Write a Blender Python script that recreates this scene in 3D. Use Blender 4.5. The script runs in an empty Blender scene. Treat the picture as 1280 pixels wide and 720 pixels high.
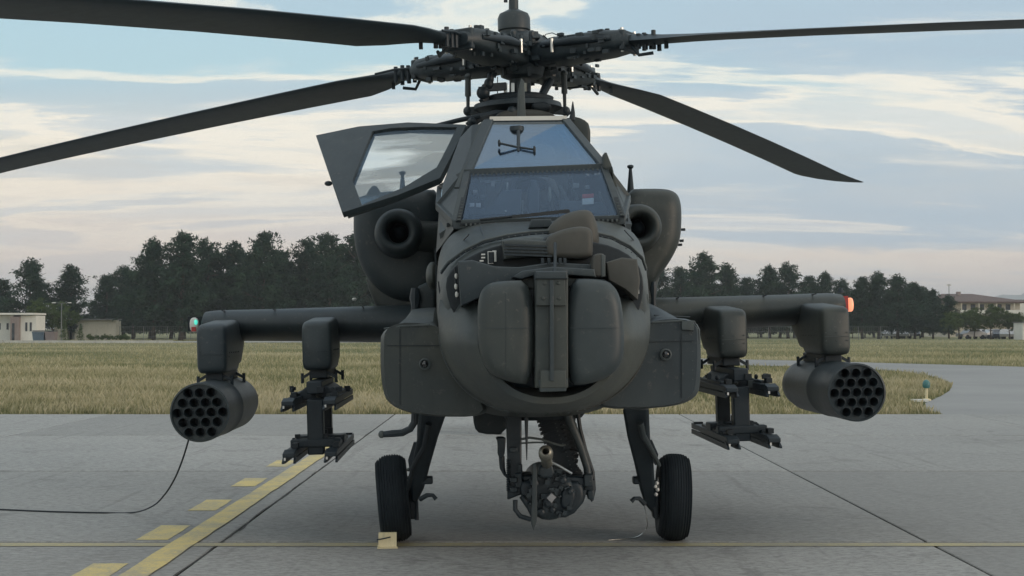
import bpy, bmesh, math, random
import numpy as np
from mathutils import Vector, Matrix, Euler, noise as mnoise
R = math.radians
PI = math.pi
random.seed(7)
rng = np.random.default_rng(7)
S = bpy.context.scene
C = S.collection

# ------------------------------------------------------------------ camera
F = 1834.0 / 1280.0
CAMZ = 1.53
HAZE = 0.00034
cd = bpy.data.cameras.new('camera'); cam = bpy.data.objects.new('camera', cd); C.objects.link(cam)
cd.sensor_width = 36.0; cd.lens = 36.0 * F; cd.clip_end = 30000; cd.clip_start = 0.05
PITCH = math.atan(50 / 1834)
cam.location = (0, -10.6, CAMZ); cam.rotation_euler = (PI / 2 + PITCH, 0, 0)
S.camera = cam
S.render.resolution_x = 1024; S.render.resolution_y = 576
S.view_settings.view_transform = 'Standard'; S.view_settings.look = 'None'
S.view_settings.exposure = 0.40; S.view_settings.gamma = 1.0
CAM = Vector((0, -10.6, CAMZ))
CROT = Euler((PI / 2 + PITCH, 0, 0)).to_matrix()

def ray(px, py):
    return CROT @ Vector(((px - 640) / 1834, -(py - 360) / 1834, -1))

def atdist(px, py, d):                      # world point at forward distance d
    v = ray(px, py); return CAM + v * (d / v.y)

# ------------------------------------------------------------------ sun + sky
SUN_EL, SUN_AZ = R(9), R(118)               # azimuth measured clockwise from +Y
sd = bpy.data.lights.new('sun', 'SUN'); so = bpy.data.objects.new('sun', sd); C.objects.link(so)
sd.energy = 1.0; sd.angle = R(22); sd.color = (1.0, 0.80, 0.62)
sdir = Vector((math.sin(SUN_AZ) * math.cos(SUN_EL), math.cos(SUN_AZ) * math.cos(SUN_EL), math.sin(SUN_EL)))
so.rotation_euler = (-sdir).to_track_quat('-Z', 'Y').to_euler(); so.location = (0, 0, 30)

W = bpy.data.worlds.new('World'); S.world = W; W.use_nodes = True
nt = W.node_tree; nt.nodes.clear()

class NT:
    def __init__(s, tree): s.t = tree
    def n(s, typ, ins=None, **props):
        nd = s.t.nodes.new(typ)
        for k, v in props.items(): setattr(nd, k, v)
        for k, v in (ins or {}).items(): s.set(nd, k, v)
        return nd
    def set(s, nd, k, v):
        i = nd.inputs[k]
        if isinstance(v, bpy.types.NodeSocket): s.t.links.new(v, i)
        elif isinstance(v, bpy.types.Node): s.t.links.new(v.outputs[0], i)
        else: i.default_value = v
    def math(s, op, a, b=None, c=None, clamp=False):
        nd = s.t.nodes.new('ShaderNodeMath'); nd.operation = op; nd.use_clamp = clamp
        for i, v in enumerate((a, b, c)):
            if v is not None: s.set(nd, i, v)
        return nd.outputs[0]
    def mix(s, f, a, b, blend='MIX'):
        nd = s.t.nodes.new('ShaderNodeMix'); nd.data_type = 'RGBA'; nd.blend_type = blend
        s.set(nd, 0, f)
        for k, v in ((6, a), (7, b)):
            if isinstance(v, (tuple, list)): v = tuple(v) + ((1,) if len(v) == 3 else ())
            s.set(nd, k, v)
        return nd.outputs[2]
    def ramp(s, f, stops, interp='LINEAR'):
        nd = s.t.nodes.new('ShaderNodeValToRGB'); cr = nd.color_ramp; cr.interpolation = interp
        while len(cr.elements) < len(stops): cr.elements.new(0.5)
        for e, (p, c) in zip(cr.elements, stops):
            e.position = p; e.color = (c, c, c, 1) if not isinstance(c, (tuple, list)) else tuple(c) + (1,)
        s.set(nd, 0, f); return nd.outputs[0]
    def noise(s, vec, scale, detail=6, rough=0.55, dist=0.0):
        nd = s.t.nodes.new('ShaderNodeTexNoise')
        if vec is not None: s.set(nd, 'Vector', vec)
        nd.inputs['Scale'].default_value = scale; nd.inputs['Detail'].default_value = detail
        nd.inputs['Roughness'].default_value = rough; nd.inputs['Distortion'].default_value = dist
        return nd.outputs[0]
    def mapping(s, vec, scale=(1, 1, 1), loc=(0, 0, 0), rot=(0, 0, 0)):
        nd = s.t.nodes.new('ShaderNodeMapping'); s.set(nd, 0, vec)
        nd.inputs[1].default_value = loc; nd.inputs[2].default_value = rot; nd.inputs[3].default_value = scale
        return nd.outputs[0]

w = NT(nt)
tc = w.n('ShaderNodeTexCoord')
sep = w.n('ShaderNodeSeparateXYZ', {0: tc.outputs['Generated']})
zc = w.math('MAXIMUM', sep.outputs[2], 0.0)
den = w.math('ADD', zc, 0.15)
u = w.math('DIVIDE', sep.outputs[0], den); v = w.math('DIVIDE', sep.outputs[1], den)
uv = w.n('ShaderNodeCombineXYZ', {0: u, 1: v, 2: 0.0}).outputs[0]
sky = w.n('ShaderNodeTexSky', sky_type='NISHITA')
sky.sun_disc = False; sky.sun_elevation = SUN_EL; sky.sun_rotation = SUN_AZ
sky.air_density = 1.3; sky.dust_density = 2.0
k = 12.3
def kc(r, g, b): return (r * k, g * k, b * k)
nzw = w.noise(w.mapping(tc.outputs['Generated'], (1.6, 1.6, 5.0), (2.0, 0, 0)), 1.6, 7, 0.6, 0.4)
zw = w.math('ADD', zc, w.math('MULTIPLY', w.math('SUBTRACT', nzw, 0.5), 0.05))
side = w.math('ADD', w.math('MULTIPLY', sep.outputs[0], 1.6), 0.50, clamp=True)
base = w.ramp(zw, [(0.0, (.64, .51, .46)), (0.045, (.62, .52, .46)), (0.12, (.56, .53, .47)), (0.165, (.33, .48, .54)), (0.32, (.27, .42, .54)), (1.0, (.20, .36, .54))])
base = w.mix(1.0, base, (k, k, k), 'MULTIPLY')
base = w.mix(0.12, base, sky.outputs[0])
c1 = w.noise(w.mapping(uv, (0.62, 1.25, 1), (3.1, 0.4, 0), (0, 0, R(9))), 1.0, 10, 0.62, 0.35)
m1 = w.ramp(c1, [(0.45, 0.0), (0.55, 0.65), (0.66, 1.0)], 'EASE')
fadelow = w.ramp(zw, [(0.03, 0.35), (0.10, 1.0)])
col = w.mix(w.math('MULTIPLY', m1, fadelow), base, kc(.53, .545, .525))
band = w.math('MULTIPLY', w.ramp(zw, [(0.050, 0.0), (0.058, .85), (0.078, .75), (0.105, 0.0)], 'EASE'), side)
col = w.mix(band, col, kc(.31, .385, .465))
c2 = w.noise(w.mapping(uv, (0.50, 1.25, 1), (-2.3, 4.4, 0), (0, 0, R(-6))), 1.05, 11, 0.60, 0.5)
rim = w.math('MULTIPLY', w.ramp(c2, [(0.42, 0.0), (0.485, 1.0), (0.53, 0.0)], 'EASE'), w.math('MULTIPLY', fadelow, 0.55))
col = w.mix(rim, col, kc(.76, .68, .55))
m2 = w.ramp(c2, [(0.485, 0.0), (0.525, 0.75), (0.66, 1.0)], 'EASE')
col = w.mix(w.math('MULTIPLY', m2, w.math('MULTIPLY', fadelow, w.math('ADD', w.math('MULTIPLY', side, .5), .45))), col, kc(.29, .375, .445))
c3 = w.noise(w.mapping(uv, (0.9, 2.2, 1), (7.7, -1.2, 0), (0, 0, R(4))), 1.3, 11, 0.68, 0.4)
m3 = w.ramp(c3, [(0.52, 0.0), (0.70, 1.0)], 'EASE')
col = w.mix(w.math('MULTIPLY', w.math('MULTIPLY', m3, fadelow), 0.55), col, kc(.70, .64, .54))
below = w.math('LESS_THAN', sep.outputs[2], -0.002)
col = w.mix(below, col, kc(.16, .17, .16))
bg = w.n('ShaderNodeBackground', {0: col, 1: 0.1})
w.n('ShaderNodeOutputWorld', {0: bg})

# ------------------------------------------------------------------ materials
M = {}
def newmat(name):
    m = bpy.data.materials.new(name); m.use_nodes = True; m.node_tree.nodes.clear(); M[name] = m
    return m, NT(m.node_tree)
def finish(m, t, base, rough=0.6, metal=0.0, bump=None, bstr=0.2, bdist=0.01, spec=0.5, emis=None, estr=0, sheen=0):
    p = t.n('ShaderNodeBsdfPrincipled')
    if isinstance(base, (tuple, list)): base = tuple(base) + (1,)
    t.set(p, 'Base Color', base); t.set(p, 'Roughness', rough); t.set(p, 'Metallic', metal)
    p.inputs['Specular IOR Level'].default_value = spec
    if emis: p.inputs['Emission Color'].default_value = tuple(emis) + (1,); p.inputs['Emission Strength'].default_value = estr
    if bump is not None:
        b = t.n('ShaderNodeBump', {'Strength': bstr, 'Distance': bdist, 'Height': bump}); t.set(p, 'Normal', b)
    t.n('ShaderNodeOutputMaterial', {0: p}); return p
def worn(name, a, b, wear=None, rough=(0.45, 0.65), scale=3.0, metal=0.0, spec=0.5, dirt=0.5, bstr=0.15, fade=0.0):
    m, t = newmat(name)
    co = t.n('ShaderNodeTexCoord').outputs['Object']
    n1 = t.noise(co, scale, 8, 0.6); n2 = t.noise(co, scale * 9, 6, 0.7); n3 = t.noise(t.mapping(co, (1, 1, .25)), scale * 4, 6, 0.6)
    c = t.mix(t.ramp(n1, [(0.35, 0.0), (0.65, 1.0)]), a, b)
    c = t.mix(t.math('MULTIPLY', t.ramp(n3, [(0.5, 0.0), (0.75, 1.0)]), dirt), c, tuple(x * 0.6 for x in a))
    n7 = t.noise(co, scale * .32, 4, 0.5, 1.0)
    c = t.mix(t.math('MULTIPLY', t.ramp(n7, [(0.46, 0.0), (0.60, 1.0)]), fade), c, (b[0] * 1.6, b[1] * 1.42, b[2] * 1.22))
    if wear: c = t.mix(t.math('MULTIPLY', t.ramp(n2, [(0.58, 0.0), (0.70, 1.0)]), 0.7), c, wear)
    r = t.math('ADD', t.math('MULTIPLY', n2, rough[1] - rough[0]), rough[0])
    finish(m, t, c, r, metal, t.math('ADD', n2, t.math('MULTIPLY', n1, 2.0)), bstr, 0.004, spec)
    return m
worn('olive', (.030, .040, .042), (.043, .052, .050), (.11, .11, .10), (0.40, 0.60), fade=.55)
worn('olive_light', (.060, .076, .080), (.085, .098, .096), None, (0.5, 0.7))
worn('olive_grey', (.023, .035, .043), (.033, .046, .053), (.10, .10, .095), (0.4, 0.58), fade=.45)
worn('olive_tan', (.052, .054, .050), (.068, .067, .058), None, (0.5, 0.7))
worn('dark', (.010, .020, .029), (.017, .028, .037), (.05, .05, .05), (0.4, 0.6), 6)
worn('black', (.006, .012, .017), (.010, .017, .023), None, (0.5, 0.7), 6)
worn('blade', (.014, .027, .037), (.022, .036, .046), None, (0.45, 0.6), 1.5, bstr=0.05)
worn('blade_edge', (.30, .31, .31), (.36, .36, .35), None, (0.35, 0.5), 2)
worn('rubber', (.012, .019, .026), (.020, .028, .034), None, (0.65, 0.85), 5, spec=0.3)
worn('steel', (.45, .45, .43), (.60, .60, .58), None, (0.22, 0.4), 8, 1.0, dirt=0.3)
worn('brass', (.24, .24, .21), (.34, .33, .28), None, (0.35, 0.5), 8, 0.7)
worn('hub', (.015, .027, .036), (.027, .040, .048), (.16, .16, .15), (0.35, 0.6), 9)
worn('white_bits', (.60, .60, .56), (.72, .72, .70), None, (0.4, 0.6), 9, dirt=0.2)
worn('chock', (.66, .58, .36), (.74, .66, .44), (.45, .40, .28), (0.6, 0.8), 12)
worn('seat_cloth', (.14, .15, .15), (.22, .22, .20), None, (0.8, 0.9), 12)
worn('red_label', (.42, .05, .05), (.50, .07, .06), None, (0.5, 0.6), 9)
worn('bark', (.055, .045, .036), (.10, .08, .062), None, (0.85, 0.95), 1.5, bstr=.5)
worn('wall_cream', (.52, .47, .38), (.58, .53, .44), (.38, .34, .28), (0.8, 0.9), .5, dirt=.3)
worn('wall_white', (.66, .65, .60), (.74, .73, .68), None, (0.7, 0.85), .5, dirt=.2)
worn('wall_pink', (.25, .20, .19), (.29, .24, .22), None, (0.8, 0.9), .5)
worn('roof_red', (.10, .068, .06), (.13, .085, .072), None, (0.8, 0.9), .8)
worn('roof_grey', (.12, .12, .12), (.18, .18, .17), None, (0.8, 0.9), .8)
worn('fence_metal', (.12, .14, .14), (.18, .19, .18), None, (0.5, 0.7), 2)
worn('skip_blue', (.08, .12, .16), (.10, .15, .19), None, (0.5, 0.7), 2)
worn('car_white', (.42, .43, .44), (.50, .50, .51), None, (0.25, 0.3), 2, dirt=.1)
worn('car_silver', (.30, .31, .33), (.36, .37, .38), None, (0.25, 0.3), 2, dirt=.1)
worn('car_dark', (.04, .05, .07), (.06, .07, .09), None, (0.25, 0.3), 2, dirt=.1)
worn('window_dark', (.03, .04, .05), (.05, .06, .07), None, (0.15, 0.2), 2, dirt=.1)
worn('tar', (.028, .028, .027), (.045, .044, .042), None, (0.8, 0.9), 3)
worn('kerb', (.42, .42, .40), (.52, .52, .49), None, (0.8, 0.9), 1)
worn('lamp_teal', (.05, .17, .17), (.06, .20, .19), None, (0.3, 0.5), 4)

m, t = newmat('glass')
lw = t.n('ShaderNodeLayerWeight', {'Blend': 0.5}); fr = t.math('ADD', t.math('MULTIPLY', t.math('POWER', lw.outputs['Facing'], 4.2), .93), .045)
tr = t.n('ShaderNodeBsdfTransparent', {0: (.87, .92, .94, 1)}); gl = t.n('ShaderNodeBsdfGlossy', {0: (.92, .95, 1, 1), 'Roughness': 0.03})
co = t.n('ShaderNodeTexCoord').outputs['Object']
dfz = t.n('ShaderNodeBsdfTranslucent', {0: (.62, .62, .60, 1)})
ms = t.n('ShaderNodeMixShader', {0: fr, 1: tr, 2: gl})
reflect_bands = t.math('MULTIPLY', t.ramp(t.noise(t.mapping(co, (.7, .3, 4.2), (0.3, 0, .4), (0, R(-28), 0)), 1.5, 3, .45), [(0.42, 0.0), (0.56, 1.0)]), 0.36)  # pale diagonal bands imitate streaked reflections in the panes
ms2 = t.n('ShaderNodeMixShader', {0: reflect_bands, 1: ms, 2: dfz})
t.n('ShaderNodeOutputMaterial', {0: ms2})

for nm, f0, trc in (('windscreen_glass', .026, (.78, .85, .92, 1)), ('upper_windscreen_glass', .20, (.45, .52, .60, 1))):
    m, t = newmat(nm)
    lw = t.n('ShaderNodeLayerWeight', {'Blend': 0.5}); fr = t.math('ADD', t.math('MULTIPLY', t.math('POWER', lw.outputs['Facing'], 4.2), .7), f0)
    tr = t.n('ShaderNodeBsdfTransparent', {0: trc}); gl = t.n('ShaderNodeBsdfGlossy', {0: (.74, .86, .98, 1), 'Roughness': 0.07})
    ms = t.n('ShaderNodeMixShader', {0: fr, 1: tr, 2: gl})
    co = t.n('ShaderNodeTexCoord').outputs['Object']
    sm = t.math('MULTIPLY', t.ramp(t.noise(co, 5, 7, .6), [(0.5, 0.0), (0.8, 1.0)]), 0.02)
    ms2 = t.n('ShaderNodeMixShader', {0: sm, 1: ms, 2: t.n('ShaderNodeBsdfDiffuse', {0: (.3, .35, .4, 1)})})
    if nm == 'windscreen_glass': gl.inputs[0].default_value = (.50, .70, 1, 1); fr.node.inputs[1].default_value = .05
    t.n('ShaderNodeOutputMaterial', {0: ms2})

def lamp_mat(name, col, strength):
    m, t = newmat(name)
    finish(m, t, tuple(c * .6 for c in col), .2, emis=col, estr=strength)
lamp_mat('light_green', (.12, .85, .66), .6)
lamp_mat('light_red', (1.0, .36, .20), .75)
m, t = newmat('lens'); finish(m, t, (.62, .60, .56), .12, spec=.8)
m, t = newmat('lens_dark'); finish(m, t, (.01, .012, .016), .05, spec=.9)

# concrete: broom texture, stains, per-slab tone
m, t = newmat('concrete')
geo = t.n('ShaderNodeNewGeometry').outputs['Position']; oi = t.n('ShaderNodeObjectInfo')
n1 = t.noise(geo, 0.35, 8, 0.62); n2 = t.noise(t.mapping(geo, (.35, 6, 1)), 3.0, 5, 0.6); n3 = t.noise(geo, 60, 4, 0.7)
n4 = t.noise(t.mapping(geo, (1, 1, 1), (11, 4, 0)), 1.4, 7, 0.65, 0.8); n5 = t.noise(t.mapping(geo, (5.0, .25, 1), (0, 0, 0), (0, 0, R(24))), 1.2, 4, 0.6)
c = t.mix(t.ramp(n1, [(0.32, 0.0), (0.68, 1.0)]), (.34, .338, .325), (.48, .475, .455))
c = t.mix(t.math('MULTIPLY', t.ramp(n2, [(0.42, 0.0), (0.62, 1.0)]), 0.5), c, (.47, .46, .43))
c = t.mix(t.math('MULTIPLY', t.ramp(n4, [(0.56, 0.0), (0.72, 1.0)]), 0.75), c, (.17, .163, .15))
c = t.mix(t.math('MULTIPLY', t.ramp(n5, [(0.58, 0.0), (0.70, 1.0)]), 0.55), c, (.19, .18, .165))
n6 = t.noise(t.mapping(geo, (.9, .9, 1), (3, 9, 0)), 0.9, 3, 0.5, 2.5)
c = t.mix(t.math('MULTIPLY', t.ramp(n6, [(0.485, 0.0), (0.50, 1.0), (0.515, 0.0)]), 0.30), c, (.16, .155, .15))
c = t.mix(t.math('MULTIPLY', t.ramp(t.noise(geo, 14, 3, .6), [(0.70, 0.0), (0.74, 1.0)]), 0.45), c, (.13, .125, .12))
n8 = t.noise(t.mapping(geo, (1, 1.5, 1), (0, 0, 0), (0, 0, R(35))), 17, 6, .75)
c = t.mix(t.math('MULTIPLY', t.ramp(n8, [(0.44, 0.0), (0.60, 1.0)]), 0.65), c, (.20, .197, .19))
n9 = t.noise(t.mapping(geo, (3, 13, 1), (0, 0, 0), (0, 0, R(-24))), 3.2, 6, .7)
c = t.mix(t.math('MULTIPLY', t.ramp(n9, [(0.50, 0.0), (0.62, 1.0)]), 0.65), c, (.62, .62, .60))
c = t.mix(t.math('MULTIPLY', n3, 0.30), c, (.15, .15, .15))
c = t.mix(t.math('MULTIPLY', oi.outputs['Random'], 0.65), c, (.22, .218, .21))
finish(m, t, c, t.math('ADD', t.math('MULTIPLY', n1, .15), .78), 0, t.math('ADD', t.math('MULTIPLY', n2, 1.2), n3), 0.5, 0.006, 0.2)

m, t = newmat('asphalt')
geo = t.n('ShaderNodeNewGeometry').outputs['Position']
n1 = t.noise(geo, 0.12, 8, 0.62); n3 = t.noise(geo, 30, 4, 0.7)
c = t.mix(t.ramp(n1, [(0.35, 0.0), (0.65, 1.0)]), (.24, .24, .235), (.34, .335, .325))
c = t.mix(t.math('MULTIPLY', n3, .3), c, (.10, .10, .10))
finish(m, t, c, .72, 0, n3, .3, .01, .35)

m, t = newmat('yellow_paint')
geo = t.n('ShaderNodeNewGeometry').outputs['Position']
n1 = t.noise(geo, 2.2, 8, 0.7); n3 = t.noise(geo, 45, 4, 0.8)
c = t.mix(t.ramp(n1, [(0.38, 0.0), (0.66, 1.0)]), (.70, .55, .20), (.56, .46, .22))
c = t.mix(t.math('MULTIPLY', t.ramp(t.math('ADD', t.math('MULTIPLY', n3, .5), t.math('MULTIPLY', n1, .5)), [(0.47, 0.0), (0.58, 1.0)]), .7), c, (.36, .33, .25))
finish(m, t, c, .65, 0, n3, .2, .003, .35)
m, t = newmat('faded_yellow_paint')
geo = t.n('ShaderNodeNewGeometry').outputs['Position']
n1 = t.noise(geo, 1.6, 8, 0.7); n3 = t.noise(geo, 40, 4, 0.8)
c = t.mix(t.ramp(t.math('ADD', t.math('MULTIPLY', n3, .5), t.math('MULTIPLY', n1, .5)), [(0.40, 0.0), (0.60, 1.0)]), (.47, .40, .20), (.30, .28, .22))
finish(m, t, c, .65, 0, n3, .2, .003, .35)

m, t = newmat('field')
geo = t.n('ShaderNodeNewGeometry').outputs['Position']
n1 = t.noise(t.mapping(geo, (.5, 1, 1)), 0.09, 8, 0.6); n2 = t.noise(geo, 2.2, 7, 0.7)
c = t.mix(t.ramp(n1, [(0.38, 0.0), (0.62, 1.0)]), (.20, .21, .11), (.32, .30, .18))
c = t.mix(t.math('MULTIPLY', n2, .5), c, (.07, .085, .040))
finish(m, t, c, .95, 0, n2, .8, .08, .1)
m, t = newmat('grass_blades')
geo = t.n('ShaderNodeNewGeometry').outputs['Position']
at = t.n('ShaderNodeAttribute', attribute_name='tone')
n1 = t.noise(t.mapping(geo, (.5, 1, 1)), 0.09, 8, 0.6)
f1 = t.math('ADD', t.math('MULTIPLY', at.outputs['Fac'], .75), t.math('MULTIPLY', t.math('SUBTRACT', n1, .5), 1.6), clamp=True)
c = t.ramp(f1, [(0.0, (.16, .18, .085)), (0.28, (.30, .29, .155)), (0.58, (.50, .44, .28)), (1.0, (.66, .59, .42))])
pr = t.n('ShaderNodeBsdfDiffuse', {0: c}); tl = t.n('ShaderNodeBsdfTranslucent', {0: c})
t.n('ShaderNodeOutputMaterial', {0: t.n('ShaderNodeMixShader', {0: .3, 1: pr, 2: tl})})

def leafmat(name, a, b):
    m, t = newmat(name)
    at = t.n('ShaderNodeAttribute', attribute_name='tone'); oi = t.n('ShaderNodeObjectInfo')
    c = t.mix(at.outputs['Fac'], a, b)
    c = t.mix(t.math('MULTIPLY', oi.outputs['Random'], .35), c, tuple(x * .75 for x in a))
    d = t.n('ShaderNodeBsdfDiffuse', {0: c}); tl = t.n('ShaderNodeBsdfTranslucent', {0: c})
    t.n('ShaderNodeOutputMaterial', {0: t.n('ShaderNodeMixShader', {0: .2, 1: d, 2: tl})})
leafmat('needles', (.022, .050, .036), (.052, .090, .054))
leafmat('leaves', (.060, .095, .035), (.11, .15, .06))
m, t = newmat('mountain'); geo = t.n('ShaderNodeNewGeometry').outputs['Position']
finish(m, t, t.mix(t.noise(geo, .003, 6, .6), (.06, .09, .07), (.14, .14, .11)), .95, spec=.1)

# ------------------------------------------------------------------ mesh helpers
def col3(M3): return M3
class MB:
    def __init__(s): s.v = []; s.f = []
    def add(s, V, Fc):
        o = len(s.v); s.v += [tuple(p) for p in V]; s.f += [tuple(i + o for i in f) for f in Fc]; return s
    def box(s, c, size, rot=None):
        h = [x / 2 for x in size]; c = Vector(c)
        m3 = Euler(rot).to_matrix() if rot is not None and not isinstance(rot, Matrix) else (rot or Matrix.Identity(3))
        V = [c + m3 @ Vector((sx * h[0], sy * h[1], sz * h[2])) for sx in (-1, 1) for sy in (-1, 1) for sz in (-1, 1)]
        return s.add(V, [(0, 1, 3, 2), (4, 6, 7, 5), (0, 4, 5, 1), (2, 3, 7, 6), (0, 2, 6, 4), (1, 5, 7, 3)])
    def bar(s, a, b, w, h, up=(0, 0, 1), w2=None, h2=None):
        a = Vector(a); b = Vector(b); d = (b - a).normalized(); upv = Vector(up)
        x = d.cross(upv)
        if x.length < 1e-4: x = d.cross(Vector((1, 0, 0)))
        x.normalize(); z = x.cross(d)
        w2 = w if w2 is None else w2; h2 = h if h2 is None else h2
        V = [a + x * sx * w / 2 + z * sz * h / 2 for sx, sz in ((-1, -1), (1, -1), (1, 1), (-1, 1))] + \
            [b + x * sx * w2 / 2 + z * sz * h2 / 2 for sx, sz in ((-1, -1), (1, -1), (1, 1), (-1, 1))]
        return s.add(V, [(3, 2, 1, 0), (4, 5, 6, 7), (0, 1, 5, 4), (1, 2, 6, 5), (2, 3, 7, 6), (3, 0, 4, 7)])
    def loft(s, rings, cap=(True, True), closed=True):
        n = len(rings[0]); V = [p for r in rings for p in r]; Fc = []
        m = n if closed else n - 1
        for i in range(len(rings) - 1):
            for j in range(m):
                a = i * n + j; b = i * n + (j + 1) % n; Fc.append((a, b, b + n, a + n))
        if cap[0]: Fc.append(tuple(range(n))[::-1])
        if cap[1]: Fc.append(tuple((len(rings) - 1) * n + j for j in range(n)))
        return s.add(V, Fc)
    def tube(s, pts, r, n=10, cap=True):
        pts = [Vector(p) for p in pts]; rs = r if isinstance(r, (list, tuple)) else [r] * len(pts)
        rings = []; prev = None
        for i, p in enumerate(pts):
            d = (pts[min(i + 1, len(pts) - 1)] - pts[max(i - 1, 0)]).normalized()
            if prev is None:
                x = d.orthogonal().normalized()
            else:
                x = (prev - d * prev.dot(d)).normalized()
            prev = x; y = d.cross(x)
            rings.append([p + (x * math.cos(2 * PI * j / n) + y * math.sin(2 * PI * j / n)) * rs[i] for j in range(n)])
        return s.loft(rings, (cap, cap))
    def lathe(s, prof, o, axis=(0, 1, 0), n=24, cap=True):   # prof (r, h) along axis
        a = Vector(axis).normalized(); x = a.orthogonal().normalized(); y = a.cross(x); o = Vector(o)
        rings = [[o + a * h + (x * math.cos(2 * PI * j / n) + y * math.sin(2 * PI * j / n)) * r for j in range(n)] for r, h in prof]
        return s.loft(rings, (cap, cap))
    def prism(s, poly, ax, bx, d):                            # poly points 3D, extrude by vector d
        V = [Vector(p) for p in poly]; d = Vector(d); n = len(V)
        return s.add(V + [p + d for p in V], [tuple(range(n))[::-1], tuple(range(n, 2 * n))] + [(i, (i + 1) % n, (i + 1) % n + n, i + n) for i in range(n)])
    def ellip(s, c, rad, n=20, m=12, rot=None):
        c = Vector(c); m3 = Euler(rot).to_matrix() if rot else Matrix.Identity(3); rings = []
        for i in range(1, m):
            a = PI * i / m
            rings.append([c + m3 @ Vector((rad[0] * math.sin(a) * math.cos(2 * PI * j / n), rad[1] * math.sin(a) * math.sin(2 * PI * j / n), rad[2] * math.cos(a))) for j in range(n)])
        return s.loft(rings)
    def build(s, name, mat, parent=None, ang=35, bevel=0, seg=2, mats=None):
        me = bpy.data.meshes.new(name); me.from_pydata(s.v, [], s.f); me.materials.append(M[mat])
        bm = bmesh.new(); bm.from_mesh(me); bmesh.ops.recalc_face_normals(bm, faces=bm.faces); bm.to_mesh(me); bm.free()
        for p in me.polygons: p.use_smooth = True
        me.set_sharp_from_angle(angle=R(ang))
        o = bpy.data.objects.new(name, me); C.objects.link(o)
        if parent: o.parent = parent
        if bevel:
            b = o.modifiers.new('bevel', 'BEVEL'); b.width = bevel; b.segments = seg; b.limit_method = 'ANGLE'; b.angle_limit = R(35); b.harden_normals = False
        return o
def tag(o, label=None, cat=None, group=None, kind=None):
    if label: o['label'] = label
    if cat: o['category'] = cat
    if group: o['group'] = group
    if kind: o['kind'] = kind
    return o
def empty(name, loc=(0, 0, 0), rot=(0, 0, 0)):
    o = bpy.data.objects.new(name, None); C.objects.link(o); o.location = loc; o.rotation_euler = rot; return o
def kids(o): return [c for c in bpy.data.objects if c.parent == o]
def copy_tree(o, parent=None, index=None):
    if index is None:
        index = {}
        for q in bpy.data.objects:
            if q.parent: index.setdefault(q.parent, []).append(q)
    c = o.copy(); C.objects.link(c)
    if parent: c.parent = parent
    for ch in index.get(o, []): copy_tree(ch, c, index)
    return c

# ================================================================== GROUND
def sheet(name, pts, z, mat, sub=None):
    mb = MB(); mb.add([(x, y, z) for x, y in pts], [tuple(range(len(pts)))]); return mb.build(name, mat)
def wy(d): return d - 10.6
o = sheet('ground', [(-5000, -300), (5000, -300), (5000, 5200), (-5000, 5200)], -0.06, 'field'); tag(o, kind='structure')
o = sheet('apron_base', [(-60, -16), (70, -16), (70, wy(26.15)), (-60, wy(26.15))], -0.035, 'tar'); tag(o, kind='structure')

apron = empty('apron', (0, 0, 0)); apron['kind'] = 'structure'
XJ, SW, YJ, SL = -2.08, 5.05, 10.55, 5.2
mb = MB(); g = .020
x0, x1, y0, y1 = g / 2, SW - g / 2, .030, SL - .030; b = .008
mb.add([(x0, y0, -.05), (x1, y0, -.05), (x1, y1, -.05), (x0, y1, -.05), (x0, y0, -b * .6), (x1, y0, -b * .6), (x1, y1, -b * .6), (x0, y1, -b * .6),
        (x0 + b, y0 + b, 0), (x1 - b, y0 + b, 0), (x1 - b, y1 - b, 0), (x0 + b, y1 - b, 0)],
       [(0, 1, 5, 4), (1, 2, 6, 5), (2, 3, 7, 6), (3, 0, 4, 7), (4, 5, 9, 8), (5, 6, 10, 9), (6, 7, 11, 10), (7, 4, 8, 11), (8, 9, 10, 11)])
slab = mb.build('concrete_slab', 'concrete', apron, ang=10)
first = True
for j in range(-3, 3):
    for i in range(-8, 10):
        s_ = slab if first else slab.copy()
        if not first: C.objects.link(s_)
        first = False
        s_.location = (XJ + SW * i, wy(YJ) + SL * j, 0)

# asphalt taxiway beyond on the right, joining the apron
def gp(px, py):                       # ground point seen at a pixel
    v = ray(px, py); return CAM + v * (-CAM.z / v.z)
tw = [gp(800, 445), gp(880, 447.5), gp(1000, 450), gp(1280, 457.5), gp(1600, 463)]
tw = [(p.x, p.y) for p in tw]
bot = [(60, wy(26.15)), (7.7, wy(26.15)), (7.9, 17.5), (8.6, 20), (9.8, 23), (10.9, 26), (12.3, 30.4), (13.6, 37), (14, 42)]
bot2 = [(p.x, p.y) for p in (gp(1060, 459), gp(1000, 457), gp(880, 455), gp(800, 453))]
o = sheet('taxiway', bot[:9] + bot2 + tw, -0.03, 'asphalt'); tag(o, kind='structure')
# pale perimeter road far behind the field on the left
o = sheet('perimeter_road', [(-90, 145), (-2, 150), (-2, 163), (-90, 160)], -0.03, 'concrete'); tag(o, kind='structure')

m, t = newmat('soil'); geo = t.n('ShaderNodeNewGeometry').outputs['Position']
finish(m, t, t.mix(t.noise(geo, 3.5, 7, .7), (.07, .065, .05), (.20, .175, .13)), .95, bump=t.noise(geo, 12, 6, .7), bstr=.8, bdist=.03, spec=.1)
vy = [(x * .5, 15.9 + .35 * mnoise.noise(Vector((x * .31, 2, 0))) + .25 * mnoise.noise(Vector((x * 1.3, 5, 0)))) for x in range(-110, 16)]
tag(sheet('soil_verge', [(-55, 15.55), (7.5, 15.55)] + vy[::-1], -0.045, 'soil'), kind='structure')
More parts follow.
